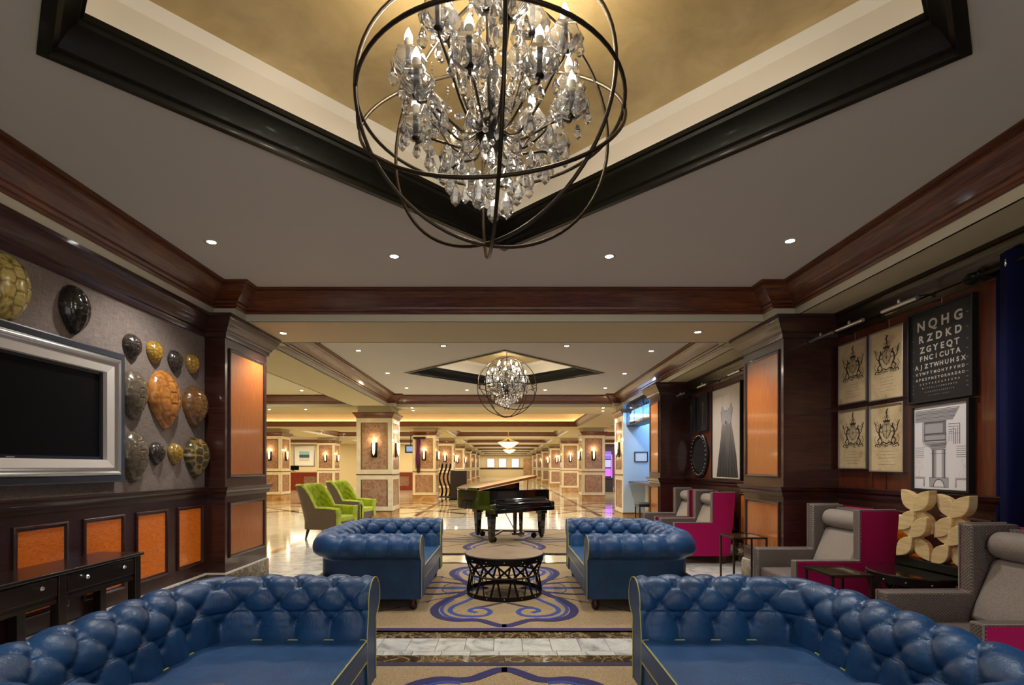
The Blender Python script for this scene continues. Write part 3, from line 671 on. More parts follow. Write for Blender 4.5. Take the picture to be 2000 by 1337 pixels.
# unseen area lights added in the ceiling trays to brighten the hall
for y in (25.8, 33.4, 41.0, 48.6, 56.2, 63.8): area((0.15,y,3.3),4.5,4.5,E_HALL,(1,0.87,0.66))
for x, y in ((-6.8,25.8),(-14,25.8),(-6.8,33.4),(-14,33.4),(7.7,25.8),(7.7,33.4)): area((x,y,3.3),4,4,E_HALL,(1,0.88,0.68))
area((-5,18.2,3.4),14,4,E_HALL*1.8,(1,0.80,0.50)); area((-8.3,10.3,3.3),6,6,E_HALL,(1,0.9,0.72))
area((0,68.5,3.0),8,1.5,60,(1,0.85,0.75))  # unseen fill light added to brighten the far end wall
area((7,18.2,3.3),4,4,E_HALL*0.5,(0.8,0.7,1.0))
area((3.0,11.9,2.72),0.3,2.2,5,(0.12,0.42,1.0),(0,math.radians(-100),0),'cabinet_glow')
area((4.0,11.9,2.9),0.8,2.0,22,(0.30,0.58,1.0),(0,0,0),'niche_glow')
# ================================================================ furniture
# ---- chesterfield sofa, local: front +x, length along y
def resample(pts, step):
    out = []; P = [Vector(p) for p in pts]; L = [0]
    for i in range(1, len(P)): L.append(L[-1]+(P[i]-P[i-1]).length)
    n = max(2, round(L[-1]/step)); j = 0
    for k in range(n+1):
        s = L[-1]*k/n
        while j < len(P)-2 and L[j+1] < s: j += 1
        f = (s-L[j])/max(1e-9, L[j+1]-L[j]); out.append((P[j].lerp(P[j+1], f), s))
    return out, L[-1]
def upath(xf, xb, li, r, step):
    pts = [(xf,-li),(xb+r,-li)]+[(xb+r-r*math.sin(a), -li+r-r*math.cos(a)) for a in [PI/2*k/10 for k in range(1, 11)]]
    pts += [(xb, li-r)]+[(xb+r-r*math.cos(a), li-r+r*math.sin(a)) for a in [PI/2*k/10 for k in range(1, 11)]]+[(xf, li)]
    return resample([Vector((x, y, 0)) for x, y in pts], step)
def make_sofa():
    t = thing('chesterfield_sofa', '', 'sofa')
    XF, XB, LI, HL = 0.56, -0.33, 0.66, 0.925
    path, L = upath(XF, XB, LI, 0.18, 0.011)
    nb = 14; du = L/nb
    prof = [(0.0,0.34),(0.005,0.44),(0.03,0.57)]
    c = (0.148,0.620); R = 0.115
    a0 = math.atan2(0.57-c[1], 0.03-c[0]) % (2*PI)
    a1 = math.radians(-62)
    for k in range(1, 61):
        a = a0+(a1-a0)*k/60; prof.append((c[0]+R*math.cos(a), c[1]+R*math.sin(a)))
    prof += [(0.185,0.50),(0.185,0.12)]
    pr, PL = resample([Vector((a, b, 0)) for a, b in prof], 0.0105)
    # normals of the profile, pointing out of the upholstery (left of travel is inside for this order)
    PV = []
    for i, (p, s) in enumerate(pr):
        d = (pr[min(i+1, len(pr)-1)][0]-pr[max(i-1, 0)][0]).normalized(); PV.append((p, s, Vector((-d.y, d.x, 0))))
    v0, dv, vend = 0.185, 0.108, 0.242+0.115*math.radians(math.degrees(a0-a1))
    ci = [i for i, q in enumerate(path)]
    rows = []; n = len(path); btn = []
    for i, (p, u) in enumerate(path):
        d = (path[min(i+1, n-1)][0]-path[max(i-1, 0)][0]).normalized(); out = Vector((d.y, -d.x, 0))*-1
        # travel runs along the arm inward first; outward is away from the seat centre
        if out.dot(p-Vector((0.15, 0, 0))) < 0: out = -out
        row = []
        for (q, s, nn) in PV:
            uu = u/du; x_ = (s-v0)/dv; tt = 0.0 if x_ < -0.35 else ((x_+0.35)**2/1.4 if x_ < 0.35 else (x_ if x_ < 2.65 else (3.0-(3.35-x_)**2/1.4 if x_ < 3.35 else 3.0)))
            a = uu+tt/2; b = uu-tt/2
            h = (abs(math.sin(PI*a))*abs(math.sin(PI*b)))**0.34
            # nearest button
            j = min(3, max(0, round((s-v0)/dv))); k = round(uu-0.5*(j % 2))+0.5*(j % 2)
            dd = math.hypot((uu-k)*du, s-(v0+j*dv))
            disp = 0.038*h-0.026*math.exp(-(dd/0.017)**2)
            # folds radiating from the buttons
            disp += 0.0035*h*math.sin(34*u+9*math.sin(21*s+u*5))*math.exp(-(dd/0.06)**2)
            e = min(1.0, max(0.0, (vend-s)/0.10)); e = e*e*(3-2*e)
            end = min(1.0, min(u, L-u)/0.05); end = end*end*(3-2*end)
            disp = (disp*end+0.022*(1-end))*e
            w = q.x+nn.x*disp; z = q.y+nn.y*disp
            row.append((p.x+out.x*w, p.y+out.y*w, z))
        rows.append(row)
        if i in (0, n-1): btn.append((i, out.copy(), p.copy()))
    MB().grid(rows).build('tufted_back_and_arms', 'blue_leather', t, smooth=True)
    # buttons
    bs = None
    def at_uv(u, v):
        f = u/L*(n-1); i = min(n-1, max(0, round(f))); m_ = min(len(PV)-1, round(v/PL*(len(PV)-1))); return Vector(rows[i][m_])
    for j in range(4):
        for k in range(0, nb+1):
            u = (k+0.5*(j % 2))*du
            if u < 0.05 or u > L-0.05: continue
            p = at_uv(u, v0+j*dv)
            if bs is None: bs = MB().lathe([(0,-0.008),(0.008,-0.005),(0.0105,0),(0.008,0.005),(0,0.008)],8).build('button','blue_leather',t,smooth=True,loc=p)
            else: inst(bs, t, loc=p)
    # arm fronts: outline of the scroll from the undisplaced profile
    for sy in (-1, 1):
        base = [(q.x-0.0, q.y) for q, s, nn in PV]
        pts = [(a+nn.x*0.022*0+0.0, b) for (a, b), (q, s, nn) in zip(base, PV)]
        pts = [(q.x+nn.x*0.02*min(1, max(0, (vend-s)/0.1)), q.y+nn.y*0.02*min(1, max(0, (vend-s)/0.1))) for q, s, nn in PV]
        pts = pts[::2]+[pts[-1], (0.0, 0.12)]
        P2 = [(sy*(LI+a), b) for a, b in pts]
        MB().prism(P2, XF-0.003, XF+0.014, lambda a, b, c: (c, a, b)).build('arm_front', 'blue_leather', t, smooth=35)
        line = [(XF+0.016, a, b) for a, b in P2[:-2][::1]]+[(XF+0.016, sy*(LI+0.185), 0.12)]
        MB().tube([(XF+0.016, sy*LI-0*sy, 0.13)]+line, 0.0035, 6).build('piping', 'piping_yellow', t, smooth=True)
    # outer body under the rolls, base, cushion
    body = [(XF-0.02,-LI-0.183),(XB-0.183+0.03,-LI-0.183),(XB-0.183,-LI-0.153),(XB-0.183,LI+0.153),(XB-0.153,LI+0.183),(XF-0.02,LI+0.183)]
    MB().prism(body, 0.115, 0.33).build('base', 'blue_leather', t, bev=0.01)
    MB().box(0.4,-LI,0.12,XF+0.005,LI,0.285).build('front_rail', 'blue_leather', t, bev=0.015)
    for k, z in enumerate((0.29, )):
        x0, x1, y0, y1 = XB+0.005, XF+0.02, -LI+0.01, LI-0.01
        g = []
        N = 14
        cush = MB(); cush.box(x0,y0,z,x1,y1,z+0.135)
        o = cush.build('seat_cushion', 'blue_leather', t, bev=0.022); o.modifiers['bevel'].segments = 4
        def rr(zz, ins):
            pts = []; r = 0.03
            for cx, cy, s0 in ((x1-r-ins,y1-r-ins,0),(x0+r+ins,y1-r-ins,1),(x0+r+ins,y0+r+ins,2),(x1-r-ins,y0+r+ins,3)):
                for q in range(5):
                    a = PI/2*s0+PI/2*q/4; pts.append((cx+r*math.cos(a), cy+r*math.sin(a), zz))
            return pts
        MB().tube(rr(z+0.131, 0.004), 0.0045, 6, True).build('piping', 'piping_yellow', t, smooth=True)
        MB().tube(rr(z+0.006, 0.004), 0.0045, 6, True).build('piping', 'piping_yellow', t, smooth=True)
    for sx, sy in ((1,1),(1,-1),(-1,1),(-1,-1)):
        MB().lathe([(0.018,0),(0.035,0.012),(0.042,0.045),(0.036,0.08),(0.03,0.09),(0.045,0.1),(0.045,0.118)],16,c=(0.48 if sx > 0 else -0.43, sy*0.76, 0)).build('leg','espresso_z',t,smooth=True)
    return t
sofa = make_sofa(); km = {sofa.name: kids(sofa)}
RUG = 0.012
for i, (x, y, rz, lb) in enumerate(((-1.38, 2.36, 0, 'blue tufted leather sofa in the left foreground'), (1.38, 2.36, PI, 'blue tufted leather sofa in the right foreground'),
        (-1.40, 5.94, 0, 'blue tufted leather sofa left of the round drum table'), (1.40, 5.94, PI, 'blue tufted leather sofa right of the round drum table'))):
    if i == 0: sofa.location = (x, y, RUG); sofa['label'] = lb; sofa['group'] = 'blue chesterfield sofas'
    else: dup(sofa, (x, y, RUG), rz, lb, 'blue chesterfield sofas', km=km)

# ---- rugs
def rug(name, y0, y1, cy, lb):
    t = thing('area_rug', lb, 'rug', (0, (y0+y1)/2, 0)); hy = (y1-y0)/2; c = cy-(y0+y1)/2
    MB().box(-2,-hy,0,2,hy,RUG-0.002).build('pile','carpet',t)
    for (i0, i1, mt) in ((0.0,0.045,'carpet_plum'),(0.045,0.07,'carpet_navy')):
        MB().rframe(4-2*i0, 2*hy-2*i0, [(0,0),(0,RUG-0.0012),(i1-i0,RUG-0.0012),(i1-i0,0)]).build('border', mt, t)
    def ribbon(mb, pts, w, z):
        P = smooth([Vector((a, b, 0)) for a, b in pts]); n = len(P); rows = []
        for i in range(n):
            d = (P[min(i+1,n-1)]-P[max(i-1,0)]).normalized(); s = Vector((-d.y,d.x,0))*w/2
            rows.append([tuple(P[i]+s+Vector((0,0,z))), tuple(P[i]-s+Vector((0,0,z))), tuple(P[i]-s+Vector((0,0,z-0.004))), tuple(P[i]+s+Vector((0,0,z-0.004)))])
        mb.grid(rows, True)
    def smooth(P):
        out = []
        for i in range(len(P)-1):
            p0 = P[max(i-1,0)]; p1 = P[i]; p2 = P[i+1]; p3 = P[min(i+2,len(P)-1)]
            for k in range(7):
                q = k/7; out.append(0.5*((2*p1)+(p2-p0)*q+(2*p0-5*p1+4*p2-p3)*q*q+(3*p1-p0-3*p2+p3)*q**3))
        out.append(P[-1]); return out
    outer = [(0.20,0.0),(0.40,0.10),(0.44,0.18),(0.50,0.34),(0.62,0.55),(0.70,0.80),(0.69,1.02),(0.60,1.20),(0.45,1.285),(0.32,1.27),(0.22,1.29),(0.13,1.37),(0.06,1.432),(0.02,1.446),(-0.02,1.446)]
    mid = [(0.30,0.35),(0.40,0.58),(0.52,0.80),(0.54,0.98),(0.44,1.12),(0.30,1.155),(0.18,1.12),(0.14,1.0),(0.20,0.88),(0.31,0.88),(0.345,0.97),(0.27,1.03)]
    inner = [(0.0,0.64),(0.10,0.72),(0.2,0.80),(0.3,0.85)]
    arm = [(0.3,0.02),(0.6,0.03),(1.0,0.0),(1.5,0.0)]
    arm2 = [(0.44,0.18),(0.8,0.30),(1.1,0.20),(1.4,0.26)]
    A, B, Cc, K = MB(), MB(), MB(), MB()
    for sx in (-1, 1):
        for sy in (-1, 1):
            f = lambda L_: [(sx*a, c+sy*b) for a, b in L_]
            ribbon(A, f(outer), 0.085, RUG+0.0006); ribbon(B, f([(a*0.9, b*0.955+0.01) for a, b in outer[4:10]]), 0.035, RUG+0.0009)
            ribbon(B, f(mid), 0.05, RUG+0.0004); ribbon(Cc, f(inner), 0.045, RUG+0.0002)
            ribbon(A, f(arm2), 0.06, RUG+0.0001); ribbon(B, f(arm), 0.05, RUG)
            ribbon(K, f([(0.62,0.30),(0.72,0.12),(0.70,0.0)]), 0.014, RUG-0.0004)
            ribbon(K, f([(0.56,0.40),(0.85,0.62),(1.2,0.95),(1.5,1.05)]), 0.016, RUG-0.0004)
            for q in range(5): ribbon(K, f([(0.8+q*0.14,0.6+q*0.11),(0.83+q*0.14,0.66+q*0.11)]), 0.02, RUG-0.0003)
    A.build('navy_pattern','carpet_navy',t)['kind'] = 'stuff'; B.build('blue_pattern','carpet_blue',t)['kind'] = 'stuff'
    Cc.build('plum_pattern','carpet_plum',t)['kind'] = 'stuff'; K.build('twig_pattern','carpet_black',t)['kind'] = 'stuff'
rug('area_rug', 0.6, 3.77, 2.185, 'tan rug with navy scrollwork between the two foreground sofas')
rug('area_rug', 4.50, 7.67, 6.085, 'tan rug with navy scrollwork under the round drum table')
rug('area_rug', 8.48, 11.78, 10.1, 'tan rug with navy scrollwork under the grand piano')

# ---- drum coffee table
def drum_table(name, lb, x, y, z0, h, r, full=True):
    t = thing(name, lb, 'coffee table' if full else 'side table', (x, y, z0)); N = 14
    MB().lathe([(0,h-0.012),(r*0.97,h-0.012),(r*0.985,h-0.006),(r*0.97,h),(0,h)],48).build('table_top','table_stone' if full else 'piano_lid',t,smooth=30)
    MB().lathe([(r*0.965,h-0.075),(r*0.975,h-0.075),(r,h-0.01),(r*0.985,h-0.001),(r*0.96,h-0.012),(r*0.965,h-0.075)],48,cap=False).build('rim','dark_iron',t,smooth=30)
    zm, rm, rb = h*0.50, r*0.86, r*0.955
    MB().tube([(rm*math.cos(a),rm*math.sin(a),zm) for a in [2*PI*k/48 for k in range(48)]],0.011,8,True).build('waist_ring','iron',t,smooth=True)
    MB().lathe([(rb*0.97,0),(rb,0),(rb,0.045),(rb*0.97,0.045),(rb*0.97,0)],48,cap=False).build('base_ring','dark_iron',t,smooth=30)
    up, lo = None, None
    for k in range(N):
        for s in (-1, 1):
            a = 2*PI*k/N; b = a+s*2*PI/N*0.95; c = a
            if up is None or True:
                P = lambda rr, an, z: (rr*math.cos(an), rr*math.sin(an), z)
                MB().bar(P(r*0.965,a,h-0.07), P(rm,b,zm), 0.006, 0.022).build('lattice_strap','dark_iron',t)
                MB().bar(P(rm,b,zm), P(rb*0.98,b-s*PI/N*0.5*1.0,0.03), 0.006, 0.024).build('lower_strap','dark_iron',t)
    rv = None
    for k in range(N):
        a = 2*PI*(k+0.5)/N
        for z, rr in ((h-0.045, r*0.985),(0.022, rb)):
            p = (rr*math.cos(a), rr*math.sin(a), z)
            if rv is None: rv = MB().lathe([(0,-0.006),(0.005,-0.004),(0.007,0),(0.005,0.004),(0,0.006)],8).build('rivet','silver',t,smooth=True,loc=p)
            else: inst(rv, t, loc=p)
    return t
drum_table('drum_table', 'round metal lattice drum coffee table between the far pair of sofas', 0.0, 5.87, RUG+0.0015, 0.46, 0.455)
drum_table('round_side_table', 'dark round metal side table holding the carved wooden flower sculpture', 3.22, 3.98, 0, 0.64, 0.34, False)

# ---- wing armchairs (magenta outside, quilted grey inside)
def make_arm():
    t = thing('wing_armchair', '', 'armchair'); D = 0.45
    Lp = [(D-0.008,0.12),(D-0.008,0.612),(-0.118,0.612),(-0.118,1.062),(-0.46,1.062),(-0.37,0.12)]
    for s in (-1, 1):
        y0, y1 = sorted((s*0.395, s*0.389)); mp = lambda a, b, c: (a, c, b)
        MB().prism(Lp, y0, y1, mp).build('side_panel','magenta',t,bev=0.004)
        Li = [(D-0.002,0.12),(D-0.002,0.618),(-0.112,0.618),(-0.112,1.068),(-0.43,1.068),(-0.35,0.12)]
        y0, y1 = sorted((s*0.389, s*0.295)); MB().prism(Li, y0, y1, mp).build('inner_side','quilt',t,bev=0.012)
        # nailheads along the edges
        pts = [(D,0.13),(D,0.62),(-0.11,0.62),(-0.11,1.07)]
        nm = MB()
        for (a, b), (c, d) in zip(pts, pts[1:]):
            n = int(math.hypot(c-a, d-b)/0.022)
            for k in range(n): x = a+(c-a)*k/n; z = b+(d-b)*k/n; nm.cbox((x-0.006, s*0.397, z-0.008), (0.006,0.005,0.006))
        nm.build('nailheads','silver',t)['kind'] = 'stuff'
        MB().tube([(D+0.001,s*0.388,0.12),(D+0.001,s*0.388,0.619),(-0.109,s*0.388,0.621),(-0.109,s*0.388,1.071),(-0.43,s*0.388,1.071)],0.005,6).build('welt','quilt_light',t)
    MB().prism([(-0.46,1.05),(-0.43,1.05),(-0.34,0.14),(-0.37,0.14)],-0.372,0.372,lambda a,b,c:(a,c,b)).build('back_panel','magenta',t)
    MB().prism([(-0.43,1.04),(-0.35,1.04),(-0.22,0.42),(-0.30,0.2),(-0.35,0.2)],-0.294,0.294,lambda a,b,c:(a,c,b)).build('back_frame','quilt',t)
    MB().prism([(-0.33,0.86),(-0.22,0.85),(-0.06,0.45),(-0.22,0.44)],-0.285,0.285,lambda a,b,c:(a,c,b)).build('back_cushion','quilt_light',t,bev=0.04)
    MB().lathe([(0.0,-0.28),(0.06,-0.28),(0.085,-0.265),(0.09,-0.2),(0.09,0.2),(0.085,0.265),(0.06,0.28),(0,0.28)],24).build('head_bolster','quilt_light',t,smooth=40,basis=Matrix.Translation((-0.27,0,0.94)) @ Matrix.Rotation(PI/2,4,'X'))
    MB().box(-0.3,-0.29,0.30,D-0.02,0.29,0.44).build('seat_cushion','quilt',t,bev=0.025)
    MB().box(-0.34,-0.294,0.12,D-0.01,0.294,0.295).build('base','quilt',t,bev=0.008)
    for sx in (0.38, -0.3):
        for sy in (-0.33, 0.33): MB().frus((sx,sy),0,0.125,0.018,0.028).build('leg','espresso_z',t)
    return t
arm = make_arm(); km = {arm.name: kids(arm)}
for i, (x, y, lb) in enumerate(((3.02,4.90,'magenta and grey wing armchair left of the carved flower sculpture'),(2.97,3.08,'magenta and grey wing armchair at the right edge, before the blue curtain'),
        (2.98,8.0,'magenta and grey wing armchair below the dress picture'),(2.98,8.97,'magenta and grey wing armchair farthest away, below the round mirror'))):
    if i == 0: arm.location = (x,y,0); arm.rotation_euler = (0,0,PI); arm['label'] = lb; arm['group'] = 'magenta wing armchairs'
    else: dup(arm, (x,y,0), PI, lb, 'magenta wing armchairs', km=km)

# ---- slim metal side tables
def slim(name, lb, x0, x1, y0, y1, h, top='smoked_glass', r=0.009):
    t = thing(name, lb, 'side table', ((x0+x1)/2,(y0+y1)/2,0)); a, b = (x1-x0)/2, (y1-y0)/2
    for i in (-1, 1):
        for j in (-1, 1): MB().box(i*a-r,j*b-r,0,i*a+r,j*b+r,h-0.012).build('leg','iron',t)
    MB().rframe(2*a+2*r,2*b+2*r,[(0,h-0.02),(0,h),(2*r,h),(2*r,h-0.02)]).build('top_frame','iron',t)
    MB().box(-a+r,-b+r,h-0.012,a-r,b-r,h-0.004).build('glass_top',top,t)
    MB().box(-a,-b-r,0,a,-b+r,0.012).build('foot_bar','iron',t); MB().box(-a,b-r,0,a,b+r,0.012).build('foot_bar','iron',t)
slim('slim_side_table','thin-legged metal side table with smoked glass top before the right wooden pillar',2.60,2.97,5.80,6.15,0.65)
slim('slim_side_table','dark metal side table in front of the armchair beside the flower sculpture',2.43,2.72,3.79,4.12,0.65)
slim('slim_side_table','thin black metal side table between the two green chairs',-3.55,-3.15,10.95,11.3,0.62)

# ---- green wing chairs
def make_green():
    t = thing('green_wing_chair','', 'armchair')
    path, L = upath(0.42, -0.30, 0.27, 0.16, 0.02); n = len(path)
    inn, out_, top = [], [], []
    def H(u):
        q = min(u, L-u)/(L/2); k = min(1, max(0, (q-0.50)/0.12)); k = k*k*(3-2*k)
        return 0.60+0.45*k+0.02*math.sin(PI*q), k
    rin, rout, rt = [], [], []
    for i, (p, u) in enumerate(path):
        d = (path[min(i+1,n-1)][0]-path[max(i-1,0)][0]).normalized(); o = Vector((-d.y,d.x,0))
        if o.dot(p-Vector((0.1,0,0))) < 0: o = -o
        h, k = H(u); ri = []; ro = []
        for j in range(15):
            z = 0.34+(h-0.34)*j/14
            sh = -0.20*k*((z-0.34)/0.7)**1.2        # backward slant of the back
            a = u/0.11+z/0.16; b = u/0.11-z/0.16
            tuft = 0.045*(abs(math.sin(PI*a))*abs(math.sin(PI*b)))**0.5*k
            ri.append((p.x+sh+o.x*(0.02-tuft), p.y+o.y*(0.02-tuft), z))
        # rolled top edge
        for a in range(1, 7):
            an = PI*a/6; sh = -0.20*k*((h-0.34)/0.7)**1.2; w = 0.065-0.045*math.cos(an)
            ri.append((p.x+sh+o.x*w, p.y+o.y*w, h+0.04*math.sin(an)))
        for j in range(12):
            z = h-(h-0.20)*j/11; sh = -0.20*k*(max(0,(z-0.34))/0.7)**1.2
            ro.append((p.x+sh+o.x*0.105, p.y+o.y*0.105, z))
        rin.append(ri); rout.append(ro)
    MB().grid(rin).build('tufted_inside','green_leather',t,smooth=True)
    MB().grid(rout).build('woven_shell','woven',t,smooth=True)
    MB().box(-0.28,-0.265,0.34,0.45,0.265,0.46).build('seat_cushion','green_leather',t,bev=0.03)
    MB().prism([(0.44,-0.36),(-0.28,-0.36),(-0.36,-0.26),(-0.38,0),(-0.36,0.26),(-0.28,0.36),(0.44,0.36)],0.20,0.345).build('base','woven',t)
    for s in (-1, 1):
        sc = [(s*0.27,0.21),(s*0.25,0.45),(s*0.26,0.56),(s*0.30,0.63),(s*0.36,0.645),(s*0.41,0.61),(s*0.41,0.55),(s*0.38,0.5),(s*0.385,0.4),(s*0.375,0.21)]
        MB().prism(sc,0.415,0.46,lambda a,b,c:(c,a,b)).build('arm_front','green_leather',t,bev=0.012)
    for x, y in ((0.33,0.3),(0.33,-0.3),(-0.26,0.28),(-0.26,-0.28)):
        k = -0.06 if x < 0 else 0.03
        MB().tube([(x,y,0.21),(x+k*0.5,y,0.1),(x+k,y,0.0)],[0.032,0.026,0.018],8).build('leg','espresso_z',t,smooth=True)
    return t
gr = make_green(); km = {gr.name: kids(gr)}
gr.location = (-3.62,10.5,0); gr.rotation_euler = (0,0,-0.22); gr['label'] = 'lime green tufted wing chair with woven brown shell, nearer of the two'; gr['group'] = 'green wing chairs'
dup(gr, (-3.78,12.7,0), -0.22, 'lime green tufted wing chair behind the nearer one, beside the marble column', 'green wing chairs', km=km)

# ---- grand piano. local: u along the keyboard (bass to treble), v towards the tail
def make_piano():
    ang = math.atan2(0.62,0.784)
    t = thing('grand_piano','glossy black baby grand piano with its lid slightly raised','piano',(-0.27,9.42,RUG),ang)
    out = [(0,0),(0,1.02)]+[(0.62-0.62*math.cos(a)*1.0+0.0, 1.02+0.36*math.sin(a)) for a in [PI/2*k/8 for k in range(1,9)]]
    out += [(0.74,1.33),(0.86,1.18),(0.94,1.0),(1.06,0.84),(1.22,0.72),(1.38,0.62),(1.46,0.5),(1.5,0.34),(1.5,0)]
    W_ = 1.5
    MB().prism(out,0.62,0.98).build('rim','piano',t,smooth=30)
    ins = [(a*0.94+0.045, b*0.94+0.02) for a, b in out]
    MB().prism([(a*0.96+0.03,b*0.96+0.02) for a, b in out],0.981,0.984).build('soundboard','piano',t)
    MB().prism([(0.06,0.0),(1.05,0.0),(1.05,0.14),(0.06,0.0)][:3],0.40,0.43,lambda a,b,c:(a,c,0.982+b)).build('music_desk','piano',t)
    MB().box(-0.0,-0.16,0.575,W_,0.02,0.66).build('keybed','piano',t,bev=0.01)
    MB().box(0.0,-0.17,0.64,0.09,0.02,0.76).build('cheek_block','piano',t,bev=0.03); MB().box(W_-0.09,-0.17,0.64,W_,0.02,0.76).build('cheek_block','piano',t,bev=0.03)
    # closed fallboard with rounded nose
    fb = [(-0.15,0.66),(-0.155,0.72),(-0.14,0.755),(-0.11,0.77),(-0.03,0.79),(0.0,0.84),(0.0,0.66)]
    MB().prism(fb,0.09,W_-0.09,lambda a,b,c:(c,a,b)).build('fallboard','piano',t,smooth=60)
    # lid: hinged on the bass side, raised on the treble side
    tilt = math.radians(8.5)
    R_ = Matrix.Translation((0,0,0.99)) @ Matrix.Rotation(-tilt,4,'Y')
    lid = [(a-0.01 if a < 0.1 else a+0.015, b) for a, b in out]
    lid = [(a, max(b,0.36)) for a, b in lid]
    seen = []; [seen.append(p) for p in lid if p not in seen]
    seen = [(-0.01,0.36)]+[p for p in seen if p != (-0.01,0.36)]
    MB().prism(seen,0,0.022).build('lid','piano_lid',t,basis=R_)
    # front leaf folded back on the lid
    MB().box(-0.01,0.37,0.024,W_,0.70,0.044).build('lid_front_leaf','piano_lid',t,basis=R_)
    MB().box(0.02,0.352,0.0,W_,0.36,0.046).build('lid_edge', 'veneer_plain', t, basis=R_)
    MB().bar((1.28,0.42,0.98),(1.30,0.42,1.18),0.012,0.012).build('lid_prop','piano',t)
    for (x, y) in ((0.12,0.1),(1.38,0.1),(0.55,1.15)):
        l = MB().frus((x,y),0.08,0.5,0.045,0.062).frus((x,y),0.5,0.62,0.085,0.085).build('leg','piano',t,bev=0.008)
        MB().lathe([(0.0,-0.02),(0.03,-0.02),(0.03,0.02),(0.0,0.02)],14).build('caster','brass',l,basis=Matrix.Translation((x,y,0.04)) @ Matrix.Rotation(PI/2,4,'X'))
        MB().box(x-0.03,y-0.03,0.03,x+0.03,y+0.03,0.085).build('caster_fork','iron',l)
    # dolly arms under the legs
    for a, b in (((0.12,0.1),(0.68,0.5)),((1.38,0.1),(0.68,0.5)),((0.55,1.15),(0.68,0.5))):
        MB().bar((a[0],a[1],0.13),(b[0],b[1],0.16),0.05,0.03).build('truss_arm','dark_iron',t)
        MB().lathe([(0,-0.03),(0.05,-0.03),(0.06,0),(0.05,0.03),(0,0.03)],14).build('dolly_wheel','dark_iron',t,basis=Matrix.Translation((a[0]*0.8+b[0]*0.2,a[1]*0.8+b[1]*0.2,0.06)) @ Matrix.Rotation(PI/2,4,'X'))
    # pedal lyre
    ly = MB().box(0.62,0.04,0.12,0.88,0.12,0.17).build('lyre_box','piano',t,bev=0.008)
    for x in (0.67,0.82): MB().frus((x,0.08),0.17,0.62,0.022,0.03).build('lyre_post','piano',t)
    for x in (0.69,0.75,0.81): MB().bar((x,0.05,0.13),(x,-0.08,0.11),0.022,0.01).build('pedal','brass',t)
    MB().bar((0.7,0.12,0.2),(0.7,0.5,0.61),0.012,0.012).build('lyre_brace','brass',t)
make_piano()

# ---- console table along the left wall
def console():
    X0, X1, Y0, Y1, H = -3.19, -2.86, 1.93, 4.03, 0.78
    t = thing('console_table','dark wooden console table with drawers and crystal knobs against the left wall','console table',((X0+X1)/2,Y0,0))
    w = (X1-X0)/2; L = Y1-Y0
    MB().box(-w-0.01,-0.02,H-0.025,w+0.015,L+0.02,H).build('table_top','console_wood',t,bev=0.006)
    MB().box(-w,0.0,0.585,w-0.015,L,H-0.025).build('apron','console_wood',t)
    n = 3; p = (L-0.06)/n
    for k in range(n+1):
        y = k*p
        for x in (-w, w-0.06): MB().box(x,y,0,x+0.06,y+0.06,H-0.026).build('leg','console_wood',t,bev=0.003)
    for k in range(n):
        y0 = k*p+0.07; y1 = (k+1)*p-0.01
        d = MB().box(w-0.016,y0,0.625,w-0.002,y1,H-0.04).build('drawer','console_wood',t,bev=0.003)
        for f in (0.22, 0.78):
            y = y0+(y1-y0)*f
            MB().lathe([(0.005,0),(0.006,0.012),(0.012,0.015),(0.015,0.022),(0.010,0.03),(0,0.032)],8).build('crystal_knob','chrome',d,basis=Matrix.Translation((w-0.002,y,0.70)) @ Matrix.Rotation(PI/2,4,'Y'))
        MB().box(w-0.03,y0,0.575,w-0.008,y1,0.60).build('lower_rail','console_wood',t)
console()
# ================================================================ television
t = thing('framed_television', 'wall-hung television in a wide silver and navy picture frame', 'television', bas=basis('L', (-3.22, 3.29, 1.85)))
TW, TH = 1.88, 1.045
MB().rframe(TW, TH, [(0,0),(0,0.085),(0.01,0.09),(0.05,0.09),(0.055,0.08),(0.055,0)]).build('outer_frame','navy_frame',t)
MB().rframe(TW-0.11, TH-0.11, [(0,0),(0,0.095),(0.008,0.105),(0.02,0.11),(0.03,0.10),(0.036,0.10),(0.045,0.095),(0.06,0.09),(0.06,0)]).build('silver_moulding','silver',t,smooth=30)
MB().rframe(TW-0.23, TH-0.23, [(0,0),(0,0.088),(0.06,0.075),(0.065,0.03),(0.065,0)]).build('white_liner','off_white',t)
w, h = TW-0.36, TH-0.36
MB().rframe(w+0.02, h+0.02, [(0,0),(0,0.045),(0.03,0.045),(0.034,0.03),(0.034,0)]).build('bezel','tv_bezel',t)
MB().box(-w/2+0.02,-h/2+0.02,0,w/2-0.02,h/2-0.02,0.034).build('screen','screen',t)
MB().box(-0.03,-h/2+0.004,0.045,0.03,-h/2+0.010,0.0455).build('badge','silver',t)

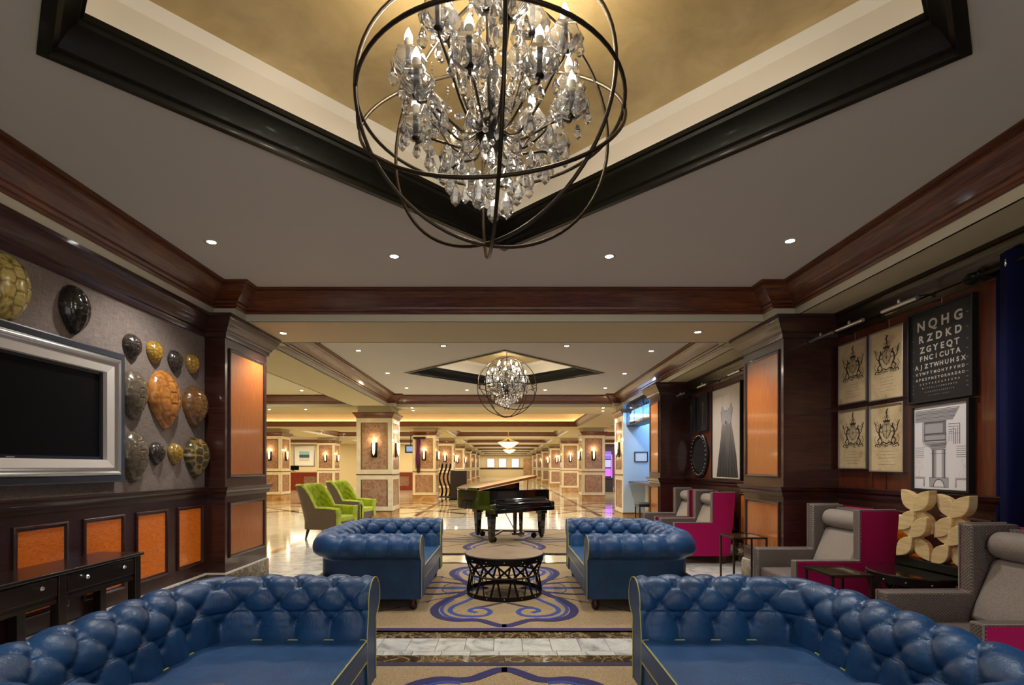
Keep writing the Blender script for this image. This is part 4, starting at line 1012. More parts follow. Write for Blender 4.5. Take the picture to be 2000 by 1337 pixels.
# ================================================================ turtle shells
def shell_mat(name, c1, c2, c3, rough=0.22):
    m = mat(name, c1, rough, coat=0.5); t = NT(m)
    f = t.noise(t.coords((1,1,1)), 14, 5, 0.65, 1.2)
    base = t.ramp(f, [(0.3, c2), (0.6, c1)])
    at_ = t.n('ShaderNodeAttribute'); at_.attribute_name = 'seam'
    mx = t.n('ShaderNodeMix', data_type='RGBA'); t.l(at_.outputs['Fac'], mx.inputs[0]); t.l(base, mx.inputs[6]); mx.inputs[7].default_value = c3
    t.l(mx.outputs[2], t.p.inputs['Base Color']); t.bump(f, 0.25, 0.006); return m
SM = {'pale': shell_mat('shell_pale', sl(206,188,116), sl(168,138,64), sl(98,72,24)), 'black': shell_mat('shell_black', sl(34,32,28), sl(20,18,15), sl(58,50,40)),
 'dark': shell_mat('shell_dark', sl(70,62,54), sl(38,32,28), sl(24,20,18)), 'gold': shell_mat('shell_gold', sl(176,140,56), sl(128,94,30), sl(90,64,22)),
 'grey': shell_mat('shell_grey', sl(112,100,84), sl(68,58,46), sl(84,74,60)), 'orange': shell_mat('shell_orange', sl(190,130,64), sl(136,76,28), sl(140,84,36)),
 'brown': shell_mat('shell_brown', sl(122,84,46), sl(70,46,26), sl(92,64,36)), 'mix': shell_mat('shell_mix', sl(46,48,44), sl(92,74,30), sl(170,136,60))}
def shell(lb, pxc, pyc, wp, hp, kind, pt=0.25, dome=0.34, tilt=0.0):
    Yc = 3220/(985-pxc); z = HC-(pyc-911)/1000*Yc; h = hp*Yc/1000; w = wp*Yc*Yc/3220*0.92; w = min(w, h*0.95)
    N, K = 40, 56; vs = []; seams = []
    cells = [(0, 0.78-0.39*i) for i in range(5)]+[(s*0.52, 0.62-0.42*i) for i in range(4) for s in (-1, 1)]
    cells += [(1.0*math.cos(a)*0.93, 0.93*math.sin(a)) for a in [2*PI*(i+0.5)/20 for i in range(20)]]
    verts = []
    for i in range(N+1):
        r = i/N
        for k in range(K):
            a = 2*PI*k/K; x = r*math.cos(a); y = r*math.sin(a)
            d = sorted(math.hypot(x-c[0], (y-c[1])*0.95) for c in cells)
            g = d[1]-d[0]; sm = max(0.0, 1-g/0.07)
            hgt = (1-r**2.4)**0.62 if r < 1 else 0
            prx = x*(1-pt*max(0,-y)**1.5)*(1+0.05*max(0, y)); pry = y*(1.0+0.12*max(0,-y)*(1-abs(x)))
            dz = dome*w*hgt+0.007*(1-sm)*w/0.3*(0.4+0.6*hgt)+0.012*math.exp(-(x/0.12)**2)*w/0.3*hgt
            jag = 1+0.02*math.sin(a*20)*(r**8)
            X = prx*w/2*jag; Y = pry*h/2*jag
            verts.append((X*math.cos(tilt)-Y*math.sin(tilt), X*math.sin(tilt)+Y*math.cos(tilt), dz+0.004)); seams.append(sm)
    fs = [(i*K+k, i*K+(k+1) % K, (i+1)*K+(k+1) % K, (i+1)*K+k) for i in range(N) for k in range(K)]
    o = MB().add(verts, fs).build('turtle_shell', SM[kind], smooth=True)
    at_ = o.data.attributes.new('seam', 'FLOAT', 'POINT')
    at_.data.foreach_set('value', seams)
    o.matrix_world = basis('L', (-3.22, Yc, z)); tag(o, lb, 'turtle shell', 'turtle shells on the grasscloth wall')
shell('large pale cream turtle shell with brown seams above the television',4,558,96,128,'pale',0.1,0.42)
shell('glossy black turtle shell above the television, casting a shadow',140,603,58,92,'black',0.2,0.42)
shell('small dark turtle shell, first of the top row right of the television',255,675,36,47,'dark')
shell('small golden turtle shell, second of the top row',299,687,32,43,'gold')
shell('small near-black turtle shell, third of the top row',339,704,28,41,'dark')
shell('small golden turtle shell, last of the top row by the pillar',373,710,26,38,'gold')
shell('large grey turtle shell half hidden by the television frame, upper one',256,768,52,92,'grey',0.3)
shell('largest orange-brown turtle shell with a pointed lower end',317,778,64,110,'orange',0.45,0.26,0.08)
shell('brown turtle shell with pale ridges, at right below the top row',376,792,44,77,'brown',0.4,0.34,-0.05)
shell('large grey-brown turtle shell half hidden by the television frame, lower one',257,889,53,96,'grey',0.3)
shell('small dark turtle shell in the bottom row',303,884,33,43,'dark',0.3)
shell('small golden turtle shell in the bottom row',339,885,30,40,'gold',0.3)
shell('black turtle shell with a yellow ridge at the bottom right',379,890,44,76,'mix',0.4,0.34,-0.05)

# ================================================================ flat print helper (local XY, +z to the viewer)
class Art:
    def __init__(s, parent): s.p = parent; s.mb = {}
    def g(s, m): return s.mb.setdefault(m, MB())
    def line(s, pts, w=0.003, m='ink', z=0.0):
        P = [Vector((a, b, 0)) for a, b in pts]; n = len(P); rows = []
        for i in range(n):
            d = P[min(i+1,n-1)]-P[max(i-1,0)]
            if d.length < 1e-9: d = Vector((1,0,0))
            d.normalize(); q = Vector((-d.y,d.x,0))*w/2
            rows.append([tuple(P[i]+q+Vector((0,0,z+0.0006))), tuple(P[i]-q+Vector((0,0,z+0.0006)))])
        s.g(m).grid(rows)
    def poly(s, pts, m='ink', z=0.0):
        n = len(pts); s.g(m).add([(a,b,z+0.0005) for a, b in pts], [tuple(range(n))])
    def done(s, zoff, nm='printed_lines'):
        for m, mb in s.mb.items():
            o = MB().add(mb.v, mb.f).build(nm, m, s.p, basis=Matrix.Translation((0,0,zoff))); o['kind'] = 'stuff'
def arc(cx, cy, r, a0, a1, n=10, ry=None): return [(cx+r*math.cos(math.radians(a0+(a1-a0)*k/n)), cy+(ry or r)*math.sin(math.radians(a0+(a1-a0)*k/n))) for k in range(n+1)]
def crest(y, z, w, h, lb, seed, crown=True):
    rnd = random.Random(seed)
    t = thing('framed_crest_print', lb, 'picture', bas=basis('R', (3.62, y, z)), group='framed crest prints')
    MB().rframe(w,h,[(0,0),(0,0.05),(0.003,0.052),(0.012,0.052),(0.014,0.035),(0.014,0)]).build('frame','silver',t)
    MB().box(-w/2+0.012,-h/2+0.012,0.0,w/2-0.012,h/2-0.012,0.036).build('paper','paper_old',t)
    A = Art(t); cy = h*0.10; s = w/0.45
    # shield with quarters
    if seed % 2: sh = arc(0,cy,0.062*s,0,360,20,0.075*s)
    else: sh = [(-0.055*s,cy+0.065*s),(0.055*s,cy+0.065*s),(0.055*s,cy-0.01*s),(0.03*s,cy-0.055*s),(0,cy-0.075*s),(-0.03*s,cy-0.055*s),(-0.055*s,cy-0.01*s),(-0.055*s,cy+0.065*s)]
    A.line(sh,0.006*s); A.line([(x*0.8,cy+(q-cy)*0.8) for x, q in sh],0.004*s); A.line([(0,cy+0.065*s),(0,cy-0.07*s)],0.004*s); A.line([(-0.055*s,cy),(0.055*s,cy)],0.004*s)
    for k in range(5): A.line([(-0.045*s+k*0.022*s,cy+0.055*s),(-0.045*s+k*0.022*s,cy+0.008*s)],0.0035*s)
    for q in ((0.028,-0.028),(-0.028,-0.03),(0.0,0.0)): A.line(arc(q[0]*s,cy+q[1]*s,0.012*s,0,360,8),0.004*s)
    # crown and crest
    b = cy+0.085*s
    A.poly([(-0.04*s,b),(0.04*s,b),(0.05*s,b+0.03*s),(0.025*s,b+0.018*s),(0.018*s,b+0.04*s),(0,b+0.022*s),(-0.018*s,b+0.04*s),(-0.025*s,b+0.018*s),(-0.05*s,b+0.03*s)])
    A.line([(-0.042*s,b-0.008*s),(0.042*s,b-0.008*s)],0.006*s)
    for k in range(4): A.line(arc(0,b+0.03*s,(0.012+0.01*k)*s,20,160,8),0.003*s)
    A.line([(0,b+0.04*s),(0.006*s,b+0.07*s),(-0.008*s,b+0.10*s),(0.01*s,b+0.13*s)],0.014*s)
    for k in range(5):
        a = rnd.uniform(40,140); A.line([(0,b+0.08*s+k*0.01*s),(0.035*s*math.cos(math.radians(a)),b+0.10*s+0.02*s*k*0.5)],0.005*s)
    # supporters
    for sg in (-1, 1):
        X = lambda L: [(sg*a*s, cy+c*s) for a, c in L]
        A.line(X([(0.075,-0.07),(0.10,-0.03),(0.095,0.02),(0.075,0.05),(0.085,0.075)]),0.020*s)
        A.line(X([(0.10,-0.02),(0.135,0.01),(0.145,0.06),(0.165,0.10)]),0.010*s)
        A.line(X([(0.075,0.03),(0.055,0.05)]),0.010*s); A.line(X([(0.085,0.0),(0.06,-0.01)]),0.008*s)
        A.line(X([(0.09,-0.06),(0.12,-0.09),(0.10,-0.12)]),0.014*s); A.line(X([(0.075,-0.07),(0.06,-0.10),(0.075,-0.125)]),0.012*s)
        for k in range(7):
            x0, y0 = rnd.uniform(0.09,0.14), rnd.uniform(-0.02,0.09); A.line(X([(x0,y0),(x0+rnd.uniform(0.0,0.035),y0+rnd.uniform(0.0,0.04))]),0.0045*s)
        A.line(X([(0.14,-0.04),(0.165,-0.08),(0.14,-0.12),(0.16,-0.14)]),0.006*s)
        A.line(X([(0.0,-0.125),(0.04,-0.105),(0.09,-0.135),(0.14,-0.12),(0.155,-0.15)]),0.011*s); A.line(X([(0.0,-0.145),(0.05,-0.125),(0.09,-0.155),(0.13,-0.145)]),0.006*s)
    for k in range(16):
        x0, y0 = rnd.uniform(-0.13,0.13), rnd.uniform(-0.15,-0.09); A.line(arc(x0*s,cy+y0*s,rnd.uniform(0.006,0.016)*s,rnd.uniform(0,180),rnd.uniform(200,400),6),0.004*s)
    # handwriting, too small to read
    for k in range(5):
        yy = cy-(0.20+0.032*k)*s; ww = rnd.uniform(0.06,0.13)*s; x = -ww; pts = []
        while x < ww: pts.append((x, yy+rnd.uniform(-0.005,0.006)*s)); x += 0.006*s
        A.line(pts,0.0022*s,'ink_light' if k % 2 else 'ink')
    A.done(0.0363)
    if z > 2: MB().box(-0.004,h/2,0.01,0.004,h/2+0.09,0.014).build('hanger','silver',t)
crest(5.265,2.42,0.43,0.64,'aged heraldic print, upper left of the four beside the pillar',1)
crest(4.80,2.41,0.43,0.66,'aged heraldic print, upper right of the four, next to the letter chart',2)
crest(5.265,1.735,0.43,0.62,'aged heraldic print, lower left of the four beside the pillar',3)
crest(4.80,1.72,0.43,0.64,'aged heraldic print, lower right of the four, next to the column drawing',4)
# ---- letter chart
t = thing('letter_chart', 'black framed eye chart with rows of pale capital letters', 'picture', bas=basis('R', (3.62, 4.222, 2.39)))
MB().rframe(0.63,0.79,[(0,0),(0,0.05),(0.003,0.053),(0.018,0.053),(0.02,0.035),(0.02,0)]).build('frame','frame_black',t)
MB().box(-0.296,-0.376,0,0.296,0.376,0.036).build('chart_board','chart_black',t)
GL = {}
def glyph(ch):
    if ch not in GL:
        c = bpy.data.curves.new('g', 'FONT'); c.body = ch; c.offset = 0.032; c.resolution_u = 3; c.align_x = 'CENTER'
        o = bpy.data.objects.new('g', c); COL.objects.link(o); dg = bpy.context.evaluated_depsgraph_get()
        me = bpy.data.meshes.new_from_object(o.evaluated_get(dg)); GL[ch] = ([tuple(v.co) for v in me.vertices], [tuple(p.vertices) for p in me.polygons])
        bpy.data.objects.remove(o); bpy.data.curves.remove(c); bpy.data.meshes.remove(me)
    return GL[ch]
def text_row(parent, txt, y, hh, width, cx=0, m='chart_ink', name='letter_row', z=0.0365):
    mb = MB(); n = len(txt); s = hh/0.70
    for i, ch in enumerate(txt):
        x = cx+(-width/2+width*i/(n-1) if n > 1 else 0); v, f = glyph(ch)
        mb.add([(x+a*s, y+b*s-hh/2, z+0.0004) for a, b, c in v], f)
    o = MB().add(mb.v, mb.f).build(name, m, parent); return o
rows_ = [('NQHG',.150,.078,.40),('RZDKD',.300,.060,.39),('ZGYEQT',.425,.050,.36),('FNCICUTA',.522,.040,.38),('AJZTWHUHSX',.615,.036,.47),('VYWPTMOHYPVHD',.695,.024,.46),('APGZPNZTORNRDRO',.760,.021,.46),
 ('CEVPREKAPSEHA',.815,.014,.38),('NIPEVLFARWBHMPK',.862,.010,.33),('TLZOPKCYRHNEDSVO',.908,.008,.28),('ELTZPNORFHDSKCV',.950,.005,.21)]
for s_, f_, h_, w_ in rows_:
    if h_ > 0.03:
        for i_, ch_ in enumerate(s_): text_row(t, ch_, 0.376-0.752*f_, h_, 0, -(w_-h_*0.5)/2+(w_-h_*0.5)*i_/(len(s_)-1), name='letter')
    else: text_row(t, s_, 0.376-0.752*f_, h_, w_-h_*0.5, 0.0)['kind'] = 'stuff'
nums = '12345678910'
for k, f_ in enumerate((.15,.30,.425,.522,.615,.695,.76,.815,.862,.908)):
    text_row(t, '%d' % ((k+1) % 10), 0.376-0.752*f_, 0.014, 0, -0.262, 'ink_grey', 'row_number'); MB().box(0.25,0.376-0.752*f_-0.003,0.036,0.268,0.376-0.752*f_+0.003,0.0366).build('row_tick','ink_grey',t)
MB().box(-0.004,0.395,0.01,0.004,0.47,0.014).build('hanger','silver',t)
# ---- column engraving
t = thing('column_engraving', 'black-framed grey engraving of a classical column and cornice', 'picture', bas=basis('R', (3.62, 4.215, 1.612)))
w, h = 0.56, 0.74
MB().rframe(w,h,[(0,0),(0,0.05),(0.003,0.053),(0.02,0.053),(0.022,0.035),(0.022,0)]).build('frame','frame_black',t)
MB().box(-w/2+0.018,-h/2+0.018,0,w/2-0.018,h/2-0.018,0.036).build('paper','paper_white',t)
A = Art(t)
def U(x, y): return (-0.26+0.52*x, 0.35-0.70*y)    # fractions of the sheet
def R4(x0,y0,x1,y1,m,z=0): A.poly([U(x0,y0),U(x0,y1),U(x1,y1),U(x1,y0)],m,z)
A.poly([U(.02,.06),U(.85,.06),U(.74,.19),U(.02,.19)],'ink_grey_light'); 
for k in range(9): A.line([U(.02,.05+.016*k),U(.86-.014*k,.05+.016*k)],0.0035,'ink' if k % 3 == 0 else 'ink_grey',0.0002)
R4(.20,.19,.62,.43,'ink_grey'); R4(.22,.22,.56,.33,'ink_grey_light',0.0002); R4(.22,.35,.60,.41,'ink_grey_light',0.0002)
for y in (.20,.34,.355,.42,.44,.46,.48): A.line([U(.2,y),U(.63,y)],0.003,'ink',0.0004)
A.poly([U(.20,.44),U(.64,.44),U(.58,.53),U(.36,.53)],'ink_grey_light'); 
for y in (.47,.49,.51,.53,.575): A.line([U(.33,y),U(.62,y)],0.003,'ink',0.0004)
for k in range(12):
    x = .36+.02*k; A.poly([U(x,.53),U(x,.86),U(x+.021,.86),U(x+.021,.53)],'ink_grey' if k in (0,1,11) else ('ink_grey_light' if k in (2,3,9,10) else 'paper_white'),0.0002)
for x in (.36,.60): A.line([U(x,.53),U(x,.86)],0.003,'ink',0.0004)
R4(.31,.86,.66,.97,'ink_grey_light'); A.poly([U(.38+.0,.97)]+[U(.485+.10*math.cos(PI-PI*k/12),.97-.09*math.sin(PI*k/12)) for k in range(13)],'paper_white',0.0002)
A.line([U(.485+.10*math.cos(PI-PI*k/12),.97-.09*math.sin(PI*k/12)) for k in range(13)],0.006,'ink',0.0004); A.line([U(.31,.86),U(.66,.86),U(.66,.97),U(.31,.97),U(.31,.86)],0.003,'ink',0.0004)
for i_ in range(4): A.line([U(.66+.03*i_,.44),U(.66+.03*i_,.30-.025*i_+.05),U(.86-.0*i_,.30-.025*i_+.05) if i_ == 0 else U(.66+.03*i_,.31-.0*i_)],0.003,'ink_grey')
for k in range(4): A.line([U(.66,.24+.03*k),U(.86-.035*k,.24+.03*k),U(.86-.035*k,.47)],0.005,'ink_grey' if k % 2 else 'ink')
for sx in (0,1):
    for k in range(6): A.line([U(.02+.78*sx,.50+.024*k),U(.20+.78*sx,.50+.024*k)],0.003,'ink_grey' if k % 2 else 'ink')
    for k in range(2): A.line([U(.02+.97*sx,.86+.015*k),U((.21-.02*k) if sx == 0 else (.78+.02*k),.86+.015*k),U((.21-.02*k) if sx == 0 else (.78+.02*k),.97)],0.004,'ink')
for k in range(26): x = random.choice((random.uniform(.04,.18),random.uniform(.82,.96))); y = random.uniform(.63,.84); A.line([U(x,y),U(x,y+.03)],0.0016,'ink_grey_light')
A.line([U(.17,.19),U(.17,.43)],0.004,'ink_grey'); A.line([U(.19,.19),U(.19,.46)],0.004,'ink')
A.done(0.0363)
# ---- dress picture
t = thing('dress_picture', 'tall framed black and white picture of a sheer gown on a pale ground', 'picture', bas=basis('R', (3.62, 8.27, 2.0)))
w, h = 1.10, 1.52
MB().rframe(w,h,[(0,0),(0,0.06),(0.006,0.064),(0.02,0.064),(0.022,0.04),(0.022,0)]).build('frame','frame_black',t)
MB().box(-w/2+0.02,-h/2+0.02,0,w/2-0.02,h/2-0.02,0.041).build('paper',mat('dress_paper', sl(206,196,186), 0.5),t)
m = mat('gown', sl(120,116,116), 0.7); q = NT(m); tc = q.n('ShaderNodeTexCoord'); sp = q.n('ShaderNodeSeparateXYZ'); q.l(tc.outputs['Object'], sp.inputs[0])
pl = q.noise(q.coords((26,0.8,1)),1.5,3,0.6,0.3); gd = q.math('ADD', q.math('MULTIPLY', sp.outputs[1], 0.62), q.math('ADD', 0.15, q.math('MULTIPLY', pl, 0.75)))
q.l(q.ramp(gd,[(0.02,sl(22,22,26)),(0.3,sl(66,64,68)),(0.55,sl(130,124,122)),(0.8,sl(186,178,172))]), q.p.inputs['Base Color']); M['gown'] = m
A = Art(t)
L = [(-0.15,0.16),(-0.20,-0.1),(-0.30,-0.45),(-0.36,-0.72),(0.44,-0.72),(0.38,-0.4),(0.28,-0.08),(0.19,0.17),(0.1,0.14),(0.02,0.18),(-0.06,0.14)]
A.poly(L,'gown'); A.poly([(-0.17,0.42),(-0.19,0.36),(-0.18,0.26),(-0.15,0.20),(-0.15,0.16),(0.0,0.12),(0.19,0.17),(0.19,0.2),(0.24,0.3),(0.24,0.4),(0.19,0.47),(0.15,0.40),(0.08,0.355),(0.0,0.345),(-0.08,0.37),(-0.14,0.44)],'ink_grey_light',-0.0002)
for sg, x in ((-1,-0.14),(1,0.19)): A.line([(x,0.44),(x-0.015*sg,0.55),(x,0.62)],0.006,'ink_grey',0.0002)
A.line([(-0.14,0.44),(-0.08,0.37),(0.0,0.345),(0.08,0.355),(0.15,0.40),(0.19,0.47)],0.012,'ink_grey',0.0002)
for k in range(16):
    x = random.uniform(-0.14,0.18); y = random.uniform(0.24,0.40); A.line(arc(x,y,0.02,random.uniform(0,180),random.uniform(200,360),6),0.004,'ink_grey',0.0003)
for x0, y0, x1, y1 in ((-0.19,0.36,-0.15,0.17),(0.24,0.38,0.19,0.17)): A.line([(x0,y0),(x1,y1)],0.012,'ink',0.0003)
A.line(arc(0.0,0.165,0.016,0,360,8),0.018,'ink',0.0004)
for k in range(14):
    f = k/13; A.line([(-0.14+0.31*f,0.12),(-0.24+0.48*f,-0.3),(-0.33+0.74*f,-0.7)],0.004,'ink_grey' if k % 2 else 'ink',0.0003)
A.done(0.0413)
for i, (y, lb) in enumerate(((9.82,'small black framed figure drawing, the farther of two above the round mirror'),(9.25,'small black framed figure drawing, next to the dress picture'))):
    t = thing('figure_print', lb, 'picture', bas=basis('R', (3.62, y, 2.43)), group='dark figure drawings'); w, h = 0.44, 0.66
    MB().rframe(w,h,[(0,0),(0,0.05),(0.02,0.05),(0.022,0.035),(0.022,0)]).build('frame','navy_frame',t); MB().box(-w/2+0.02,-h/2+0.02,0,w/2-0.02,h/2-0.02,0.036).build('board','chart_black',t)
    A = Art(t); A.line(arc(0,0.15,0.035,0,360,12),0.006,'chart_ink'); A.line([(0,0.115),(0.01,0.02),(-0.01,-0.1),(0.0,-0.22)],0.014,'ink_grey'); A.line([(-0.05,0.06),(0,0.09),(0.05,0.04)],0.007,'ink_grey')
    for k in range(3): A.line([(-0.10,-0.25-0.012*k),(0.10,-0.25-0.012*k)],0.002,'ink_grey')
    A.done(0.0363)
t = thing('round_mirror', 'round dark-framed mirror with studded rim below the dark drawings', 'mirror', bas=basis('R', (3.62, 9.45, 1.66)))
MB().lathe([(0.36,0.0),(0.41,0.0),(0.41,0.03),(0.39,0.045),(0.32,0.035),(0.30,0.02),(0.36,0.0)],40,cap=False).build('frame','frame_black',t,smooth=30); MB().lathe([(0,0.016),(0.31,0.016),(0.31,0.02),(0,0.02)],40).build('glass','mirror',t)
st = None
for k in range(28):
    a = 2*PI*k/28; p = (0.36*math.cos(a),0.36*math.sin(a),0.042)
    if st is None: st = MB().lathe([(0.016,0),(0.012,0.012),(0,0.015)],8).build('stud','silver',t,smooth=True,loc=p)
    else: inst(st, t, loc=p)
t = thing('edge_framed_picture', 'white-framed picture mostly hidden behind the right wooden pillar', 'picture', bas=basis('R', (3.62, 7.30, 1.60)))
MB().rframe(0.64,0.75,[(0,0),(0,0.04),(0.03,0.04),(0.03,0)]).build('frame','off_white',t); MB().box(-0.3,-0.35,0,0.3,0.35,0.02).build('paper','paper_white',t)
# ---- picture lights
def plight(y, lb, first=[None]):
    if first[0] is None:
        t = thing('picture_light', lb, 'picture light', (3.62, y, 2.80), group='brass picture lights')
        MB().lathe([(0,-0.19),(0.017,-0.19),(0.017,0.19),(0,0.19)],14).build('lamp_tube','silver',t,smooth=40,basis=Matrix.Translation((-0.32,0,0)) @ Matrix.Rotation(PI/2,4,'X'))
        MB().tube([(0,0,0.06),(-0.06,0,0.09),(-0.2,0,0.07),(-0.30,0,0.02)],0.007,8).build('arm','iron',t,smooth=True)
        MB().box(-0.01,-0.03,0.03,0,0.03,0.09).build('wall_plate','iron',t)
        MB().lathe([(0.01,0.0),(0.014,0.01),(0.01,0.03)],10).build('knob','silver',t,basis=Matrix.Translation((-0.32,0,0.014)))
        first[0] = t; first.append({t.name: kids(t)})
    else: dup(first[0], (3.62, y, 2.80), None, lb, 'brass picture lights', km=first[1])
for y, lb in ((5.34,'slim metal picture light nearest the right pillar'),(4.90,'slim metal picture light above the upper right crest print'),(4.28,'slim metal picture light above the eye chart'),
              (9.60,'slim metal picture light above the farther dark drawing'),(8.55,'slim metal picture light above the left of the dress picture'),(7.35,'slim metal picture light right of the dress picture, touching the pillar'),(10.6-0.95+0.6,'slim metal picture light farthest along the right wall')):
    if y < 9.9: plight(y, lb)
# ---- curtain and rod
t = thing('curtain', 'floor-length dark blue curtain at the right edge', 'curtain', (3.53, 2.8, 0))
rws = []
for j in range(2):
    z = 0.03+2.92*j; rw = []
    for k in range(161):
        y = 0.92-2.4*k/160; rw.append((0.045*math.sin(k/160*2*PI*9+1.2)+0.01*math.sin(k*0.9), y, z))
    rws.append(rw)
front = MB().grid(rws).build('cloth','curtain',t,smooth=True); sd = front.modifiers.new('thickness','SOLIDIFY'); sd.thickness = 0.006
for k in range(6):
    y = 0.76-0.4*k; MB().tube([(0, y+0.045*math.cos(a)*0.2, 2.84+0.045*math.sin(a)) if False else (0.045*math.cos(a), y, 2.87+0.045*math.sin(a)) for a in [2*PI*q/20 for q in range(20)]],0.008,8,True).build('grommet','chrome',t,smooth=True)
t = thing('curtain_rod', 'dark metal curtain rod with a leafy finial above the blue curtain', 'curtain rod', (3.53, 2.8, 2.87))
MB().tube([(0,-1.7,0),(0,0.98,0)],0.022,12).build('rod','dark_iron',t,smooth=40)
MB().lathe([(0.022,0),(0.035,0.01),(0.022,0.02),(0.02,0.04),(0.04,0.06),(0.045,0.09),(0.03,0.13),(0.01,0.16),(0,0.17)],14,mod=lambda a, z: 1+0.18*math.cos(5*a)).build('finial','dark_iron',t,smooth=40,basis=Matrix.Translation((0,0.98,0)) @ Matrix.Rotation(-PI/2,4,'X'))
MB().box(-0.02,0.94,-0.03,0.08,0.97,0.03).build('bracket','dark_iron',t)

# ================================================================ carved flower sculpture
t = thing('flower_sculpture', 'carved pale wooden sculpture of overlapping four-petal flowers on a dark slab', 'sculpture', bas=basis('R', (3.40, 3.98, 0.98)) @ Matrix.Rotation(0.10, 4, 'Y'))
def petal(parent, cx, cy, dx, dy, z0, th):
    L = math.hypot(dx, dy); ux, uy = dx/L, dy/L; P = []
    for k in range(25):
        q = 2*k/24
        s = q if q <= 1 else 2-q; wd = 0.27*L*math.sin(PI*s)*(1 if q <= 1 else -1)
        P.append((cx+ux*L*s-uy*wd, cy+uy*L*s+ux*wd))
    P = P[:-1]
    return MB().prism(P, z0, z0+th).build('petal','natural_wood',parent,bev=0.004)
for (cx, cy, z0) in ((-0.135,0.115,0.04),(0.14,0.09,0.0),(-0.145,-0.095,0.05),(0.13,-0.12,0.015)):
    f = bpy.data.objects.new('flower', None); COL.objects.link(f); f.parent = t
    for sx in (-1, 1):
        for sy in (-1, 1): petal(f, cx-sx*0.008, cy-sy*0.008, sx*0.146, sy*0.178, z0, 0.06+0.012*(sx*sy))
    MB().lathe([(0,0),(0.05,0),(0.05,0.05),(0,0.05)],16).build('flower_heart','natural_wood',f,basis=Matrix.Translation((cx,cy,z0)))
MB().box(-0.32,-0.335,-0.03,0.32,-0.27,0.10).build('base_slab','black_wood_x',t,bev=0.004)
for x in (-0.26, 0.16): MB().tube([(x,-0.28,0.035),(x,-0.10,0.035)],0.006,8).build('rod','dark_iron',t)

